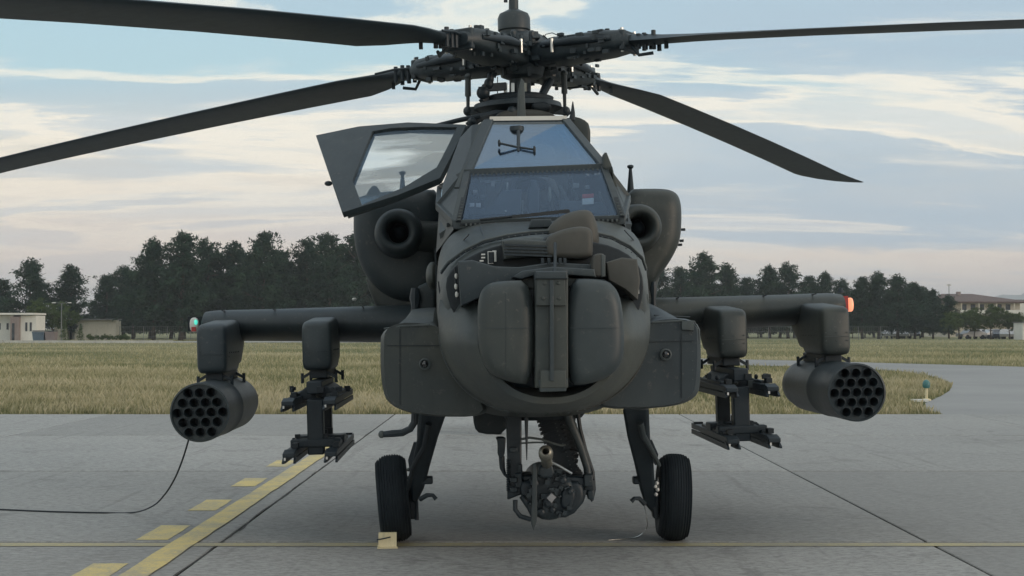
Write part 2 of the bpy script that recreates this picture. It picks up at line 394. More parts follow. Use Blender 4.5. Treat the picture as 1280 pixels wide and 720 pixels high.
# painted markings
def strip(name, x0, x1, y0, y1, mat, z=.003, wob=.0, n=60):
    mb = MB(); L = []; Rr = []
    horiz = (x1 - x0) > (y1 - y0)
    for i in range(n + 1):
        f = i / n
        w1 = wob * mnoise.noise(Vector((f * 40, 3.3, x0))); w2 = wob * mnoise.noise(Vector((f * 40, 9.3, x0)))
        if horiz: L.append((x0 + (x1 - x0) * f, y0 + w1, z)); Rr.append((x0 + (x1 - x0) * f, y1 + w2, z))
        else: L.append((x0 + w1, y0 + (y1 - y0) * f, z)); Rr.append((x1 + w2, y0 + (y1 - y0) * f, z))
    mb.add(L + Rr, [(i, i + 1, i + 2 + n, i + 1 + n) for i in range(n)])
    o = mb.build(name, mat); tag(o, kind='structure'); return o
for d in (9.18, 11.02, 12.72, 14.6, 16.62, 18.72, 20.7):
    strip('painted_dash', -2.715, -2.485, wy(d) - .39, wy(d) + .39, 'yellow_paint', wob=.012, n=8)
strip('painted_line', -2.42, -2.235, wy(6), wy(20.6), 'yellow_paint', .008, wob=.012, n=120)
strip('painted_cross_line', -40, 50, wy(10.32), wy(10.47), 'faded_yellow_paint', .004, wob=.02, n=200)
# wandering tar-filled crack beside the line
mb = MB(); n = 120; L = []
for i in range(n + 1):
    y = wy(7) + (wy(26) - wy(7)) * i / n
    x = -2.075 + .035 * mnoise.noise(Vector((y * .9, 1, 0))) + .018 * mnoise.noise(Vector((y * 4, 1, 0)))
    L.append((x, y))
mb.add([(x - .006, y, .0035) for x, y in L] + [(x + .006, y, .0035) for x, y in L], [(i, i + 1, i + 2 + n, i + 1 + n) for i in range(n)])
tag(mb.build('tar_crack', 'tar'), kind='structure')

# ------------------------------------------------------------------ mountains
def ridge(px0, px1, d, base, amp, seed, peak):
    rows = []
    n = 70
    for r_, (dd, hf) in enumerate(((0, 0), (d * .06, .6), (d * .10, 1.0), (d * .14, .55), (d * .18, 0))):
        row = []
        for i in range(n + 1):
            px = px0 + (px1 - px0) * i / n; X = (px - 640) / 1834 * d
            h = peak(px) * (1 + amp * mnoise.fractal(Vector((px * .02, seed, r_ * .3)), .6, 2.2, 5))
            row.append((X, d + dd + 50 * mnoise.noise(Vector((i * .5, r_, seed))), max(0, h) * hf * d / 1834 - 1))
        rows.append(row)
    mb = MB(); mb.loft(rows, (False, False), closed=False)
    tag(mb.build('mountain_ridge', 'mountain', ang=180), kind='structure')
ridge(1100, 1900, 3600, 0, .22, 4.0, lambda p: 46 * max(0, min(1, (p - 1140) / 110)) * (1 + .0 * p) + (10 if p > 1350 else 0))
ridge(-300, 600, 3700, 0, .3, 8.0, lambda p: 16)

# ------------------------------------------------------------------ grass
def in_poly(x, y, poly):
    inside = np.zeros(len(x), bool); n = len(poly); j = n - 1
    for i in range(n):
        xi, yi = poly[i]; xj, yj = poly[j]
        c_ = ((yi > y) != (yj > y)) & (x < (xj - xi) * (y - yi) / (yj - yi + 1e-12) + xi)
        inside ^= c_; j = i
    return inside
def grass(N, dmin, dmax, hscale, name, wmul=1.0, keep=None, xlim=None):
    inv = rng.uniform(1 / dmax, 1 / dmin, N); d = 1 / inv
    X = rng.uniform(-.40, .40, N) * d * (1 + .0 * d); Y = d - 10.6
    keepm = np.ones(N, bool)
    if keep is not None: keepm &= keep(X, Y)
    X = X[keepm]; Y = Y[keepm]; d = d[keepm]; N = len(X)
    cl = np.sin(X * 1.7 + 2 * np.sin(Y * .9)) * np.sin(Y * 1.3 + 1.5 * np.sin(X * .7)) + .8 * np.sin(X * .31 + Y * .17) 
    seedy = rng.random(N) < .16 + .10 * np.clip(cl, -1, 1)
    h = (rng.uniform(.05, .13, N) + .018 * cl + np.where(seedy, .09, 0)).clip(.05) * hscale
    wd = (rng.uniform(.003, .006, N) + d * .00009) * wmul
    a = rng.uniform(0, 2 * PI, N); lean = rng.uniform(0, .55, N) * h; la = rng.uniform(0, 2 * PI, N)
    dx = np.cos(a) * wd; dy = np.sin(a) * wd
    V = np.zeros((N, 4, 3), np.float32)
    V[:, 0] = np.stack([X - dx, Y - dy, np.full(N, -.07)], 1); V[:, 1] = np.stack([X + dx, Y + dy, np.full(N, -.07)], 1)
    top = np.stack([X + np.cos(la) * lean, Y + np.sin(la) * lean, h - .06], 1)
    mid = np.stack([X + np.cos(la) * lean * .35 + dx * .9, Y + np.sin(la) * lean * .35 + dy * .9, h * .62 - .06], 1)
    V[:, 2] = mid; V[:, 3] = top
    idx = np.arange(N)[:, None] * 4
    Fc = (idx + np.array([0, 1, 2, 3])[None]).astype(np.int32)
    me = bpy.data.meshes.new(name); me.vertices.add(N * 4); me.vertices.foreach_set('co', V.ravel())
    me.loops.add(N * 4); me.loops.foreach_set('vertex_index', Fc.ravel()); me.polygons.add(N)
    me.polygons.foreach_set('loop_start', np.arange(N, dtype=np.int32) * 4); me.polygons.foreach_set('loop_total', np.full(N, 4, np.int32))
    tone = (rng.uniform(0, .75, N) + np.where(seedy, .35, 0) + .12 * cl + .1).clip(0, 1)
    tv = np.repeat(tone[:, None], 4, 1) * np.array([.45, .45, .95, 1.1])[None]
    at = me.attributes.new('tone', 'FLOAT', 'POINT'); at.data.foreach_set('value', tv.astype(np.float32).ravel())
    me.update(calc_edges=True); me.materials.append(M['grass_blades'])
    o = bpy.data.objects.new(name, me); C.objects.link(o)
    tag(o, 'dry and green uncut grass growing on the field beyond the apron', 'grass', kind='stuff'); return o
island = bot[:9] + bot2 + tw
def notpaved(X, Y):
    k_ = ~in_poly(X + .35 * np.sin(Y * 3.1) + .25 * np.sin(Y * 7.3 + X), Y + .5 * np.sin(X * 1.9), island) & ~in_poly(X, Y, island)
    k_ &= ~((X > -92) & (X < -2) & (Y > 144.5) & (Y < 162))
    lx, ly = gp(1158, 499).x, gp(1158, 499).y
    k_ &= ~((np.abs(X - lx) < .7) & (Y > ly - 2.5) & (Y < ly + .3) & (rng.random(len(X)) < .85))
    edge = wy(26.2) + .35 * np.sin(X * 2.3) * np.sin(X * .7 + 1) + rng.random(len(X)) ** 3 * 1.3 + .25 * np.sin(X * 7.1)
    return k_ & (Y > edge)
grass(480000, 26.2, 190, 1.0, 'grass', keep=notpaved)

# ------------------------------------------------------------------ trees
def crown_mesh(name, h, rx, kind, seed, mat):
    rr = random.Random(seed); npr = np.random.default_rng(seed)
    cl = []
    base = h * (.10 if kind == 'pine' else .16 if kind == 'bush' else .18)
    if kind == 'pine':
        nb = 84
        for b_ in range(nb):
            f = (b_ + rr.random()) / nb; z = base + (h * .97 - base) * f
            env = min(1, .55 + f * 1.6) * (1 - f) ** .80 * 1.12 + .07
            L = rx * env * rr.uniform(.55, 1.25); az = rr.random() * 2 * PI
            for q in range(int(3 + L * 1.9)):
                s_ = rr.uniform(.25, 1.0)
                cl.append((math.cos(az) * L * s_ + rr.gauss(0, .35), math.sin(az) * L * s_ + rr.gauss(0, .35), z + L * .28 * s_ + rr.gauss(0, .28), rr.uniform(.45, .95)))
    elif kind == 'cone':
        for q in range(130):
            f = rr.random() ** 1.2; z = h * (.03 + .95 * f); L = rx * (1 - f) ** .8 * rr.uniform(.3, 1.05); az = rr.random() * 2 * PI
            cl.append((math.cos(az) * L, math.sin(az) * L, z, rr.uniform(.18, .32) * h / 4))
    else:
        lobes = [(rr.gauss(0, rx * .38), rr.gauss(0, rx * .38), h * rr.uniform(.42, .82), rx * rr.uniform(.35, .6)) for _ in range(9)]
        for lx, ly, lz, lr in lobes:
            for q in range(26):
                v_ = Vector((rr.gauss(0, 1), rr.gauss(0, 1), rr.gauss(0, .8))).normalized() * lr * rr.uniform(.55, 1.08)
                cl.append((lx + v_.x, ly + v_.y, lz + v_.z, rr.uniform(.35, .75) * rx / 3.4))
    cl = np.array(cl); K = len(cl); per = 20 if kind == 'pine' else 22
    N = K * per
    cc = np.repeat(cl, per, 0)
    dirs = npr.normal(size=(N, 3)); dirs /= np.linalg.norm(dirs, axis=1)[:, None]
    pos = cc[:, :3] + dirs * cc[:, 3:4] * npr.uniform(.2, 1.0, (N, 1)) * np.array([1, 1, .72])
    s_ = npr.uniform(.13, .30, (N, 1)) * (h / 13 if kind == 'pine' else max(.35, rx / 3.6))
    t1 = npr.normal(size=(N, 3)); t1 /= np.linalg.norm(t1, axis=1)[:, None]
    t2 = np.cross(t1, dirs + npr.normal(size=(N, 3)) * .4); t2 /= (np.linalg.norm(t2, axis=1)[:, None] + 1e-6)
    V = np.stack([pos - t1 * s_, pos + t2 * s_ * .75, pos + t1 * s_ + dirs * s_ * .5], 1).astype(np.float32)
    me = bpy.data.meshes.new(name); me.vertices.add(N * 3); me.vertices.foreach_set('co', V.ravel())
    me.loops.add(N * 3); me.loops.foreach_set('vertex_index', np.arange(N * 3, dtype=np.int32)); me.polygons.add(N)
    me.polygons.foreach_set('loop_start', np.arange(N, dtype=np.int32) * 3); me.polygons.foreach_set('loop_total', np.full(N, 3, np.int32))
    tone = np.repeat(np.repeat(npr.uniform(0, .8, K), per) + npr.uniform(-.15, .2, N), 3).clip(0, 1)
    at = me.attributes.new('tone', 'FLOAT', 'POINT'); at.data.foreach_set('value', tone.astype(np.float32))
    me.update(calc_edges=True); me.materials.append(M[mat]); return me
def trunk_mesh(name, h, r, seed, kind):
    rr = random.Random(seed); mb = MB()
    pts = []; n = 8; x = y = 0
    for i in range(n):
        pts.append((x, y, -.1 + h * .9 * i / (n - 1))); x += rr.gauss(0, .10); y += rr.gauss(0, .10)
    mb.tube(pts, [r * (1 - .8 * i / (n - 1)) * (1.25 if i == 0 else 1) for i in range(n)], 8)
    for q in range(12 if kind == 'pine' else 7):
        i = rr.randint(2, n - 2); p = Vector(pts[i]); az = rr.random() * 2 * PI; L = rr.uniform(1.0, 2.6) * h / 13
        mb.tube([p, p + Vector((math.cos(az) * L * .5, math.sin(az) * L * .5, L * .12)), p + Vector((math.cos(az) * L, math.sin(az) * L, L * .38))], [r * .35, r * .22, r * .08], 6)
    o = mb.build(name, 'bark', ang=180); me = o.data; bpy.data.objects.remove(o); return me
PV = []
for q in range(6):
    h = 13.0; PV.append(('pine', h, crown_mesh('pine_crown', h, 3.9 + .25 * (q % 3), 'pine', 100 + q, 'needles'), trunk_mesh('pine_trunk', h, .24, 200 + q, 'pine')))
BV = []
for q in range(3):
    h = 7.0; BV.append(('bush', h, crown_mesh('leafy_crown', h, 3.2, 'bush', 300 + q, 'leaves'), trunk_mesh('leafy_trunk', h, .16, 400 + q, 'bush')))
CV = [('cone', 4.0, crown_mesh('shrub_crown', 4.0, 1.1, 'cone', 500, 'leaves'), trunk_mesh('shrub_trunk', 4.0, .06, 501, 'cone'))]
GY = -0.06
def tree(px, top, d, var, name, label, cat, group=None, wide=1.0):
    kind, h0, cm, tm = var
    X = (px - 640) / 1834 * d
    H = (410 - top) / 1834 * d + CAMZ - GY
    e = empty(name, (X, d - 10.6, GY), (0, 0, random.random() * 6.28)); s_ = H / h0
    if kind == 'pine': wide *= 1.16
    e.scale = (s_ * wide, s_ * wide, s_)
    for nm, me in (('crown', cm), ('trunk', tm)):
        o = bpy.data.objects.new(nm, me); C.objects.link(o); o.parent = e
    tag(e, label, cat, group); return e
left = [(4, 349, 205, 1.0), (38, 324, 200, 1.0), (88, 332, 202, 1.0), (132, 344, 212, .95), (166, 341, 206, .9), (192, 300, 190, .95), (226, 291, 188, 1.0), (258, 300, 196, 1.0),
        (292, 304, 199, 1.1), (330, 290, 192, .95), (352, 312, 204, 1.0), (384, 300, 195, 1.0), (412, 292, 190, .95), (446, 291, 196, 1.1), (478, 296, 199, 1.0), (512, 305, 205, 1.0), (545, 310, 205, 1.0)]
ORD = 'first second third fourth fifth sixth seventh eighth ninth tenth eleventh twelfth thirteenth fourteenth fifteenth sixteenth seventeenth eighteenth nineteenth twentieth'.split()
names_l = {0: 'pine cut by the left edge of the picture, behind the small cream building',
           1: 'round topped pine standing above the flat roofed cream building', 2: 'pine with a bent crown just behind the double arm lamp post',
           3: 'lower thin pine above the long cream shed', 4: 'short loose pine at the start of the dense dark row',
           5: 'tall pine with ragged side branches at the left end of the dense row', 6: 'tallest pine of the dense row, near its left end'}
for i, (px, top, d, wd) in enumerate(left):
    lab = names_l.get(i)
    if lab: tree(px, top, d, PV[i % 6], 'pine_tree', lab, 'tree', 'dark pines behind the field on the left', wd)
    else: tree(px, top, d, PV[i % 6], 'pine_tree', ORD[i - 7] + ' pine of the dense dark row, counted rightwards from its tallest', 'tree', 'dark pines behind the field on the left', wd)
for i, px in enumerate(range(150, 560, 21)):
    tree(px + random.uniform(-5, 5), random.uniform(318, 345), random.uniform(214, 226), PV[(i * 5 + 2) % 6], 'pine_tree', ORD[i] + ' pine from the left in the second rank, showing between the front pines', 'tree', 'pines of the second rank', 1.15)
right = [(826, 338, 225, 1.0), (850, 334, 228, 1), (880, 317, 222, 1.0), (908, 330, 226, .9), (934, 347, 232, 1.0), (962, 333, 226, 1.0), (985, 329, 222, .95), (1012, 345, 226, 1.0), (1032, 341, 228, .9),
         (1052, 349, 231, .9), (1078, 346, 214, 1.0), (1098, 341, 214, 1.0), (1122, 344, 212, 1.05), (1143, 353, 216, 1.0), (1166, 362, 220, .9), (1186, 369, 222, 1.0)]
names_r = {2: 'tallest pine right of the helicopter, with a pointed ragged top', 5: 'broad flat topped pine above the middle of the right wing',
           6: 'tall gappy pine above the right wing, left of the thinner ones', 11: 'rounded pine just right of the glowing orange wing tip light', 15: 'lone low pine in front of the left end of the tiled building'}
for i, (px, top, d, wd) in enumerate(right):
    lab = names_r.get(i)
    if lab: tree(px, top, d, PV[(i * 2 + 1) % 6], 'pine_tree', lab, 'tree', 'pines behind the field on the right', wd)
    else: tree(px, top, d, PV[(i * 2 + 1) % 6], 'pine_tree', ORD[i] + ' pine in the row that runs right from behind the engine', 'tree', 'pines behind the field on the right', wd)
for i, px in enumerate(range(815, 1165, 20)):
    tree(px + random.uniform(-5, 5), random.uniform(356, 368), random.uniform(238, 250), PV[(i * 5 + 1) % 6], 'pine_tree', ORD[i] + ' of the low rear pines right of the helicopter, counted from it', 'tree', 'pines filling the gaps', 1.25)
for i, px in enumerate(list(range(170, 560, 26)) + list(range(818, 1160, 22))):
    tree(px + random.uniform(-6, 6), random.uniform(398, 406), random.uniform(232, 246), BV[i % 3], 'leafy_shrub', ORD[i % 20] + (' shrub of the dark undergrowth behind the left pines' if px < 600 else ' shrub of the dark undergrowth behind the right pines') + (', second stretch' if i >= 20 else ''), 'shrub', 'undergrowth behind the pines', 1.8)
tree(66, 372, 192, BV[0], 'leafy_tree', 'light green leafy tree between the two cream buildings', 'tree')
for px, top, lab in ((1238, 380, 'small leafy tree in front of the middle of the tiled building'), (1262, 388, 'leafy tree at the right end of the tiled building'), (1218, 384, 'leafy tree before the ground floor of the tiled building, near its left end'), (1198, 382, 'leafy tree beside the lone low pine'), (1277, 390, 'leafy tree cut by the right edge of the picture')):
    tree(px, top, 208, BV[px % 3], 'leafy_tree', lab, 'tree', 'leafy trees before the tiled building')
for px, top, lab in ((81, 401, 'left cone shaped shrub in front of the cream shed'), (101, 405, 'right cone shaped shrub in front of the cream shed')):
    tree(px, top, 170, CV[0], 'cone_shrub', lab, 'shrub', 'cone shrubs by the cream shed')
for i, px in enumerate((113, 120, 128, 135, 144, 151, 158)):
    tree(px, 417 + (i % 3) * .8, 166, BV[i % 3], 'low_shrub', ORD[i] + ' low round shrub from the left along the pale kerb', 'shrub', 'low shrubs along the kerb', 1.0)

# ------------------------------------------------------------------ far buildings, left
def hb(px0, px1, top, bot_, d, depth):                     # box in world from pixels
    a = (px0 - 640) / 1834 * d; b = (px1 - 640) / 1834 * d
    zt = (410 - top) / 1834 * d + CAMZ; return a, b, zt
e = empty('flat_building', (-65, 175, GY)); tag(e, 'small cream flat roofed building with a pinkish porch at the left edge', 'building')
d = 182
def rel(e, x, y, z): return (x - e.location.x, y - e.location.y, z - e.location.z)
def wbox(e, name, mat, xa, xb, y0, y1, za, zb, par=None, bevel=0):
    mb = MB(); c_ = rel(e, (xa + xb) / 2, (y0 + y1) / 2, (za + zb) / 2); mb.box(c_, (xb - xa, y1 - y0, zb - za))
    return mb.build(name, mat, par or e, bevel=bevel)
X0 = lambda px, d: (px - 640) / 1834 * d
ZZ = lambda py, d: (410 - py) / 1834 * d + CAMZ
yb = d - 10.6
wl = wbox(e, 'wall', 'wall_white', X0(-60, d), X0(17, d), yb, yb + 3, GY, ZZ(394, d))
wbox(e, 'wall', 'wall_white', X0(28, d), X0(47, d), yb - .6, yb + 3, GY, ZZ(394.5, d))
wbox(e, 'porch', 'wall_pink', X0(17, d) + .01, X0(28, d) - .01, yb - 1.2, yb + 2.8, GY, ZZ(396, d))
wbox(e, 'roof', 'wall_white', X0(-61, d), X0(47.6, d), yb - 1.4, yb + 3.2, ZZ(393.8, d) + .02, ZZ(391.3, d))
for a_, b_ in ((-12, -8), (-1, 1), (8.5, 11)): wbox(e, 'window', 'window_dark', X0(a_, d), X0(b_, d), yb - .06, yb + .1, ZZ(412, d), ZZ(404, d))
for a_, b_ in ((34, 36.5), (39.5, 42)): wbox(e, 'window', 'window_dark', X0(a_, d), X0(b_, d), yb - .66, yb - .4, ZZ(414, d), ZZ(403, d))
wbox(e, 'door', 'window_dark', X0(19.5, d), X0(22.5, d), yb - 1.26, yb - 1, GY + .02, ZZ(404, d))
d = 200; yb = d - 10.6
e = empty('long_shed', (X0(106, d), yb, GY)); tag(e, 'long low cream shed with a thin dark roof behind two cone shrubs', 'building')
wbox(e, 'wall', 'wall_cream', X0(68, d), X0(84, d), yb, yb + 2.6, GY, ZZ(400.2, d)); wbox(e, 'wall', 'wall_cream', X0(93.5, d), X0(145, d), yb, yb + 2.6, GY, ZZ(400.2, d))
wbox(e, 'recess', 'window_dark', X0(84, d) + .01, X0(93.5, d) - .01, yb + 1.2, yb + 2.5, GY, ZZ(400.4, d))
wbox(e, 'door', 'wall_white', X0(87.5, d), X0(90, d), yb + 1.1, yb + 1.3, GY + .02, ZZ(405.5, d))
wbox(e, 'roof', 'roof_grey', X0(67, d), X0(145.5, d), yb - .6, yb + 2.9, ZZ(400.2, d) + .02, ZZ(398.5, d))
# skips
for a_, b_, mt, lab in ((43, 58, 'skip_blue', 'dull blue waste skip beside the cream building'), (59, 70, 'wall_pink', 'dull reddish waste skip beside the blue one')):
    d = 172; e = empty('waste_skip', (X0((a_ + b_) / 2, d), d - 10.6, GY)); tag(e, lab, 'skip', 'waste skips by the cream building')
    mb = MB(); w_ = X0(b_, d) - X0(a_, d)
    rings = [[(-w_ / 2 * s1, -.8 * s1, z_), (w_ / 2 * s1, -.8 * s1, z_), (w_ / 2 * s1, .8 * s1, z_), (-w_ / 2 * s1, .8 * s1, z_)] for z_, s1 in ((.1, .86), (1.05, 1.0), (1.1, 1.05), (1.15, 1.05))]
    mb.loft(rings); mb.build('body', mt, e)
    MB().box((0, 0, 1.24), (w_ * .96, 1.5, .12)).build('lid', 'dark', e)
# double-arm lamp post
d = 178; e = empty('lamp_post', (X0(77, d), d - 10.6, GY)); tag(e, 'tall thin lamp post with two arms before the bent pine', 'lamp post')
zt = ZZ(379, d) - GY
MB().tube([(0, 0, 0), (0, 0, zt)], [.09, .05], 8).build('pole', 'fence_metal', e)
for s_ in (-1, 1):
    MB().tube([(0, 0, zt - .05), (s_ * .4, 0, zt + .05), (s_ * .75, 0, zt + .06)], .03, 6).build('arm', 'fence_metal', e)
    MB().ellip((s_ * .95, 0, zt + .05), (.28, .12, .07), 10, 6).build('lamp_head', 'white_bits', e)
# kerb
kb = empty('pale_kerb', (-45, 152, GY)); kb['kind'] = 'structure'
for i in range(14):
    MB().box((-12.5 + i * 1.62 + .0, -8.2, .14), (1.58, .2, .28)).build('kerbstone', 'kerb', kb)
# mesh fence behind the field, left
def fence(x0, x1, y, label, step=3.0, h=1.8):
    e = empty('mesh_fence', ((x0 + x1) / 2, y, GY)); tag(e, label, 'fence'); n = int((x1 - x0) / step)
    pm = None
    for i in range(n + 1):
        x = x0 + i * step - (x0 + x1) / 2
        if pm is None:
            pm = MB().tube([(0, 0, 0), (0, 0, h)], .045, 6).build('post', 'fence_metal', e); o = pm
        else: o = pm.copy(); C.objects.link(o)
        o.location = (x, 0, 0)
    mb = MB()
    for z_ in (.5, 1.1, h - .05): mb.box((0, 0, z_), (x1 - x0, .02, .025))
    mb.build('rail', 'fence_metal', e)
    mb = MB(); q = x0
    while q < x1:
        mb.box((q - (x0 + x1) / 2, .02, h / 2), (.014, .014, h)); q += .25
    o = mb.build('wire_mesh', 'fence_metal', e); o['kind'] = 'stuff'
fence(X0(150, 186), X0(470, 186), 175.4, 'grey wire mesh fence in front of the dense row of pines on the left')
fence(X0(820, 196), X0(1110, 196), 185.4, 'grey wire mesh fence at the foot of the pines on the right')

# ------------------------------------------------------------------ far building right
d = 260; yb = d - 10.6
e = empty('tiled_building', (X0(1235, d), yb, GY)); tag(e, 'cream two storey block with a hipped red tiled roof and long balconies', 'building')
xa, xb = X0(1187, d), X0(1275, d)
wbox(e, 'wall', 'wall_cream', xa, xb, yb, yb + 16, GY, ZZ(379, d))
zr0, zr1 = ZZ(379, d), ZZ(366.0, d)
mb = MB(); ea = [rel(e, x, y, zr0 + .02) for x, y in ((xa - 1.2, yb - 1.4), (xb + 1.2, yb - 1.4), (xb + 1.2, yb + 17.4), (xa - 1.2, yb + 17.4))]
eb = [(p[0], p[1], p[2] + .25) for p in ea]
rd = [rel(e, x, yb + 8, zr1) for x in (xa + 1.0, xb - 6.0)]
mb.add(ea + eb + rd, [(3, 2, 1, 0), (0, 1, 5, 4), (1, 2, 6, 5), (2, 3, 7, 6), (3, 0, 4, 7), (4, 5, 9, 8), (5, 6, 9), (6, 7, 8, 9), (7, 4, 8)])
mb.build('roof', 'roof_red', e, ang=20)
wbox(e, 'chimney', 'wall_pink', X0(1210, d), X0(1214, d), yb + 6, yb + 7, zr0, ZZ(365, d) + .2)
for zf in (ZZ(393, d), ZZ(403.5, d)):
    wbox(e, 'balcony', 'wall_cream', xa + 1.5, xb - .5, yb - 1.5, yb - .01, zf - .2, zf + .0)
    wbox(e, 'balcony_wall', 'wall_white', xa + 1.5, xb - .5, yb - 1.6, yb - 1.45, zf + .01, zf + .75)
for fl in (ZZ(391, d), ZZ(402, d)):
    x = xa + 2.2
    while x < xb - 1.5:
        wbox(e, 'window', 'window_dark', x, x + .8, yb - .05, yb + .1, fl, fl + 1.5); x += 1.55
x = xa + 1.6
while x < xb:
    wbox(e, 'column', 'wall_cream', x, x + .18, yb - 1.44, yb - 1.28, GY, ZZ(379.4, d)); x += 3.1
e = empty('antenna_mast', (X0(1196, 262), 256, 0)); tag(e, 'thin antenna mast rising above the tiled roof', 'mast')
z0_ = ZZ(354, 262)
MB().tube([(0, 0, 0), (0, 0, z0_)], .06, 6).build('pole', 'fence_metal', e); MB().box((0, 0, z0_ - .2), (.8, .05, .3)).build('aerial', 'white_bits', e)
d = 300; e = empty('white_hall', (X0(1290, d), d - 10.6, GY)); tag(e, 'white flat building at the right edge behind the tiled block', 'building')
wbox(e, 'wall', 'wall_white', X0(1262, d), X0(1340, d), d - 10.6, d, GY, ZZ(376, d)); wbox(e, 'roof', 'roof_grey', X0(1261, d), X0(1341, d), d - 11, d + .3, ZZ(376, d) + .01, ZZ(374.6, d))
d = 200; e = empty('white_kiosk', (X0(1281, d), d - 10.6, GY)); tag(e, 'small bright white hut cut by the right edge', 'hut')
wbox(e, 'wall', 'wall_white', X0(1278, d), X0(1300, d), d - 10.6, d - 7, GY, ZZ(403.5, d)); wbox(e, 'roof', 'roof_grey', X0(1277, d), X0(1301, d), d - 11, d - 6.8, ZZ(403.4, d), ZZ(402.3, d))
# parked cars
def make_car(mat):
    e = empty('parked_car', (0, 0, 0))
    prof = [(-2.1, .35), (-2.15, .75), (-1.3, .92), (-.7, 1.38), (.7, 1.42), (1.5, .95), (2.1, .85), (2.15, .35)]
    mb = MB(); rings = [[(x, y * (1 if z < 1 else .82), z) for x, z in prof] for y in (-.85, .85)]
    mb.loft(rings); mb.build('body', mat, e, bevel=.05)
    mb = MB(); gp_ = [(-1.2, .95), (-.68, 1.33), (.66, 1.36), (1.35, .97)]
    mb.loft([[(x, y, z) for x, z in gp_] for y in (-.80, .80)]); o = mb.build('side_window', 'window_dark', e)
    for sx in (-1.3, 1.3):
        for sy in (-.8, .8):
            MB().lathe([(.2, -.1), (.31, -.09), (.31, .09), (.2, .1)], (sx, sy, .31), (0, 1, 0), 14).build('wheel', 'rubber', e)
    return e
cars = {mt: make_car(mt) for mt in ('car_white', 'car_silver', 'car_dark')}
used = set()
colname = {'car_white': 'white', 'car_silver': 'silver', 'car_dark': 'dark'}
spots = [(1214, 'car_silver', 212), (1222, 'car_white', 214), (1240, 'car_white', 218), (1248, 'car_dark', 213), (1256, 'car_white', 212), (1264, 'car_silver', 213), (1271, 'car_white', 216), (1108, 'car_silver', 226), (1118, 'car_white', 222), (1134, 'car_white', 222), (1143, 'car_dark', 224)]
wherelab = {1214: 'leftmost of the cars before the tiled building', 1222: 'second of the cars before the tiled building', 1240: 'under the middle tree of the tiled building', 1248: 'between two white ones before the tiled building',
            1256: 'right of the dark one before the tiled building', 1264: 'second from the right edge', 1271: 'nearest the right edge', 1108: 'leftmost between the pine trunks', 1118: 'between pine trunks, left of the gap',
            1134: 'between pine trunks, showing brightest', 1143: 'rightmost between the pine trunks'}
for px, mt, d in spots:
    e = cars[mt] if mt not in used else copy_tree(cars[mt]); used.add(mt)
    e.location = (X0(px, d), d - 10.6, GY); e.rotation_euler = (0, 0, R(random.choice((75, 95, 60, 110, 20))))
    tag(e, colname[mt] + ' parked car, ' + wherelab[px], 'car', 'cars parked far behind the field on the right')
# taxiway edge light
p = gp(1158, 499)
e = empty('taxiway_light', (p.x, p.y, -.03)); tag(e, 'small taxiway edge light with a teal top in the grass right of the rocket pod', 'light')
MB().lathe([(.10, 0), (.10, .03), (.03, .05), (.03, .26), (.05, .27)], (0, 0, 0), (0, 0, 1), 12).build('stem', 'chock', e)
MB().lathe([(.06, .27), (.08, .30), (.08, .38), (.05, .43), (.01, .45)], (0, 0, 0), (0, 0, 1), 14).build('lens', 'lamp_teal', e)
e = tag(MB().box((p.x - .25, p.y - .35, -.01), (.34, .22, .05)).build('marker_block', 'white_bits'), 'pale flat marker block lying by the taxiway light', 'block')

# ------------------------------------------------------------------ air
m, t = newmat('haze_air')
vol = t.n('ShaderNodeVolumePrincipled', {'Color': (.90, .95, 1.0, 1), 'Density': HAZE, 'Anisotropy': 0.0})
om = t.n('ShaderNodeOutputMaterial'); t.t.links.new(vol.outputs[0], om.inputs['Volume'])
o = MB().box((0, 2450, 64.5), (10200, 5700, 131)).build('haze', 'haze_air'); tag(o, kind='stuff')

# ================================================================== HELICOPTER
HEL = empty('attack_helicopter', (.155, 0, 0), (0, R(-1.65), R(1.9)))
HM = Matrix.Translation(HEL.location) @ HEL.rotation_euler.to_matrix().to_4x4(); HI = HM.inverted(); HI3 = HI.to_3x3()
tag(HEL, 'olive drab attack helicopter parked nose-on, one cockpit door raised, rocket pods under its wings', 'helicopter')
O0 = HI @ CAM
def P(px, py, yl):
    D = HI3 @ ray(px, py); return O0 + D * ((yl - O0.y) / D.y)
def PP(px, py, p0, nrm, off=0.0):
    D = HI3 @ ray(px, py); return O0 + D * ((p0 - O0).dot(nrm) / D.dot(nrm)) + nrm * off
def chaikin(poly, k=2):
    for _ in range(k):
        q = []
        for i in range(len(poly)):
            a, b = Vector(poly[i]), Vector(poly[(i + 1) % len(poly)]); q += [a * .75 + b * .25, a * .25 + b * .75]
        poly = q
    return poly
def pxpoly(pts, yl, k=0):
    q = [P(x, y, yl) for x, y in pts]; q = [Vector((p.x, p.z)) for p in q]
    return chaikin(q, k) if k else q
def inset(poly, d):                              # shrink 2-D outline by d (about the centroid, per axis)
    xs = [p.x for p in poly]; zs = [p.y for p in poly]
    cx, cz = (min(xs) + max(xs)) / 2, (min(zs) + max(zs)) / 2; hx, hz = (max(xs) - min(xs)) / 2, (max(zs) - min(zs)) / 2
    fx, fz = max(.02, 1 - d / hx), max(.02, 1 - d / hz)
    return [Vector((cx + (p.x - cx) * fx, cz + (p.y - cz) * fz)) for p in poly]
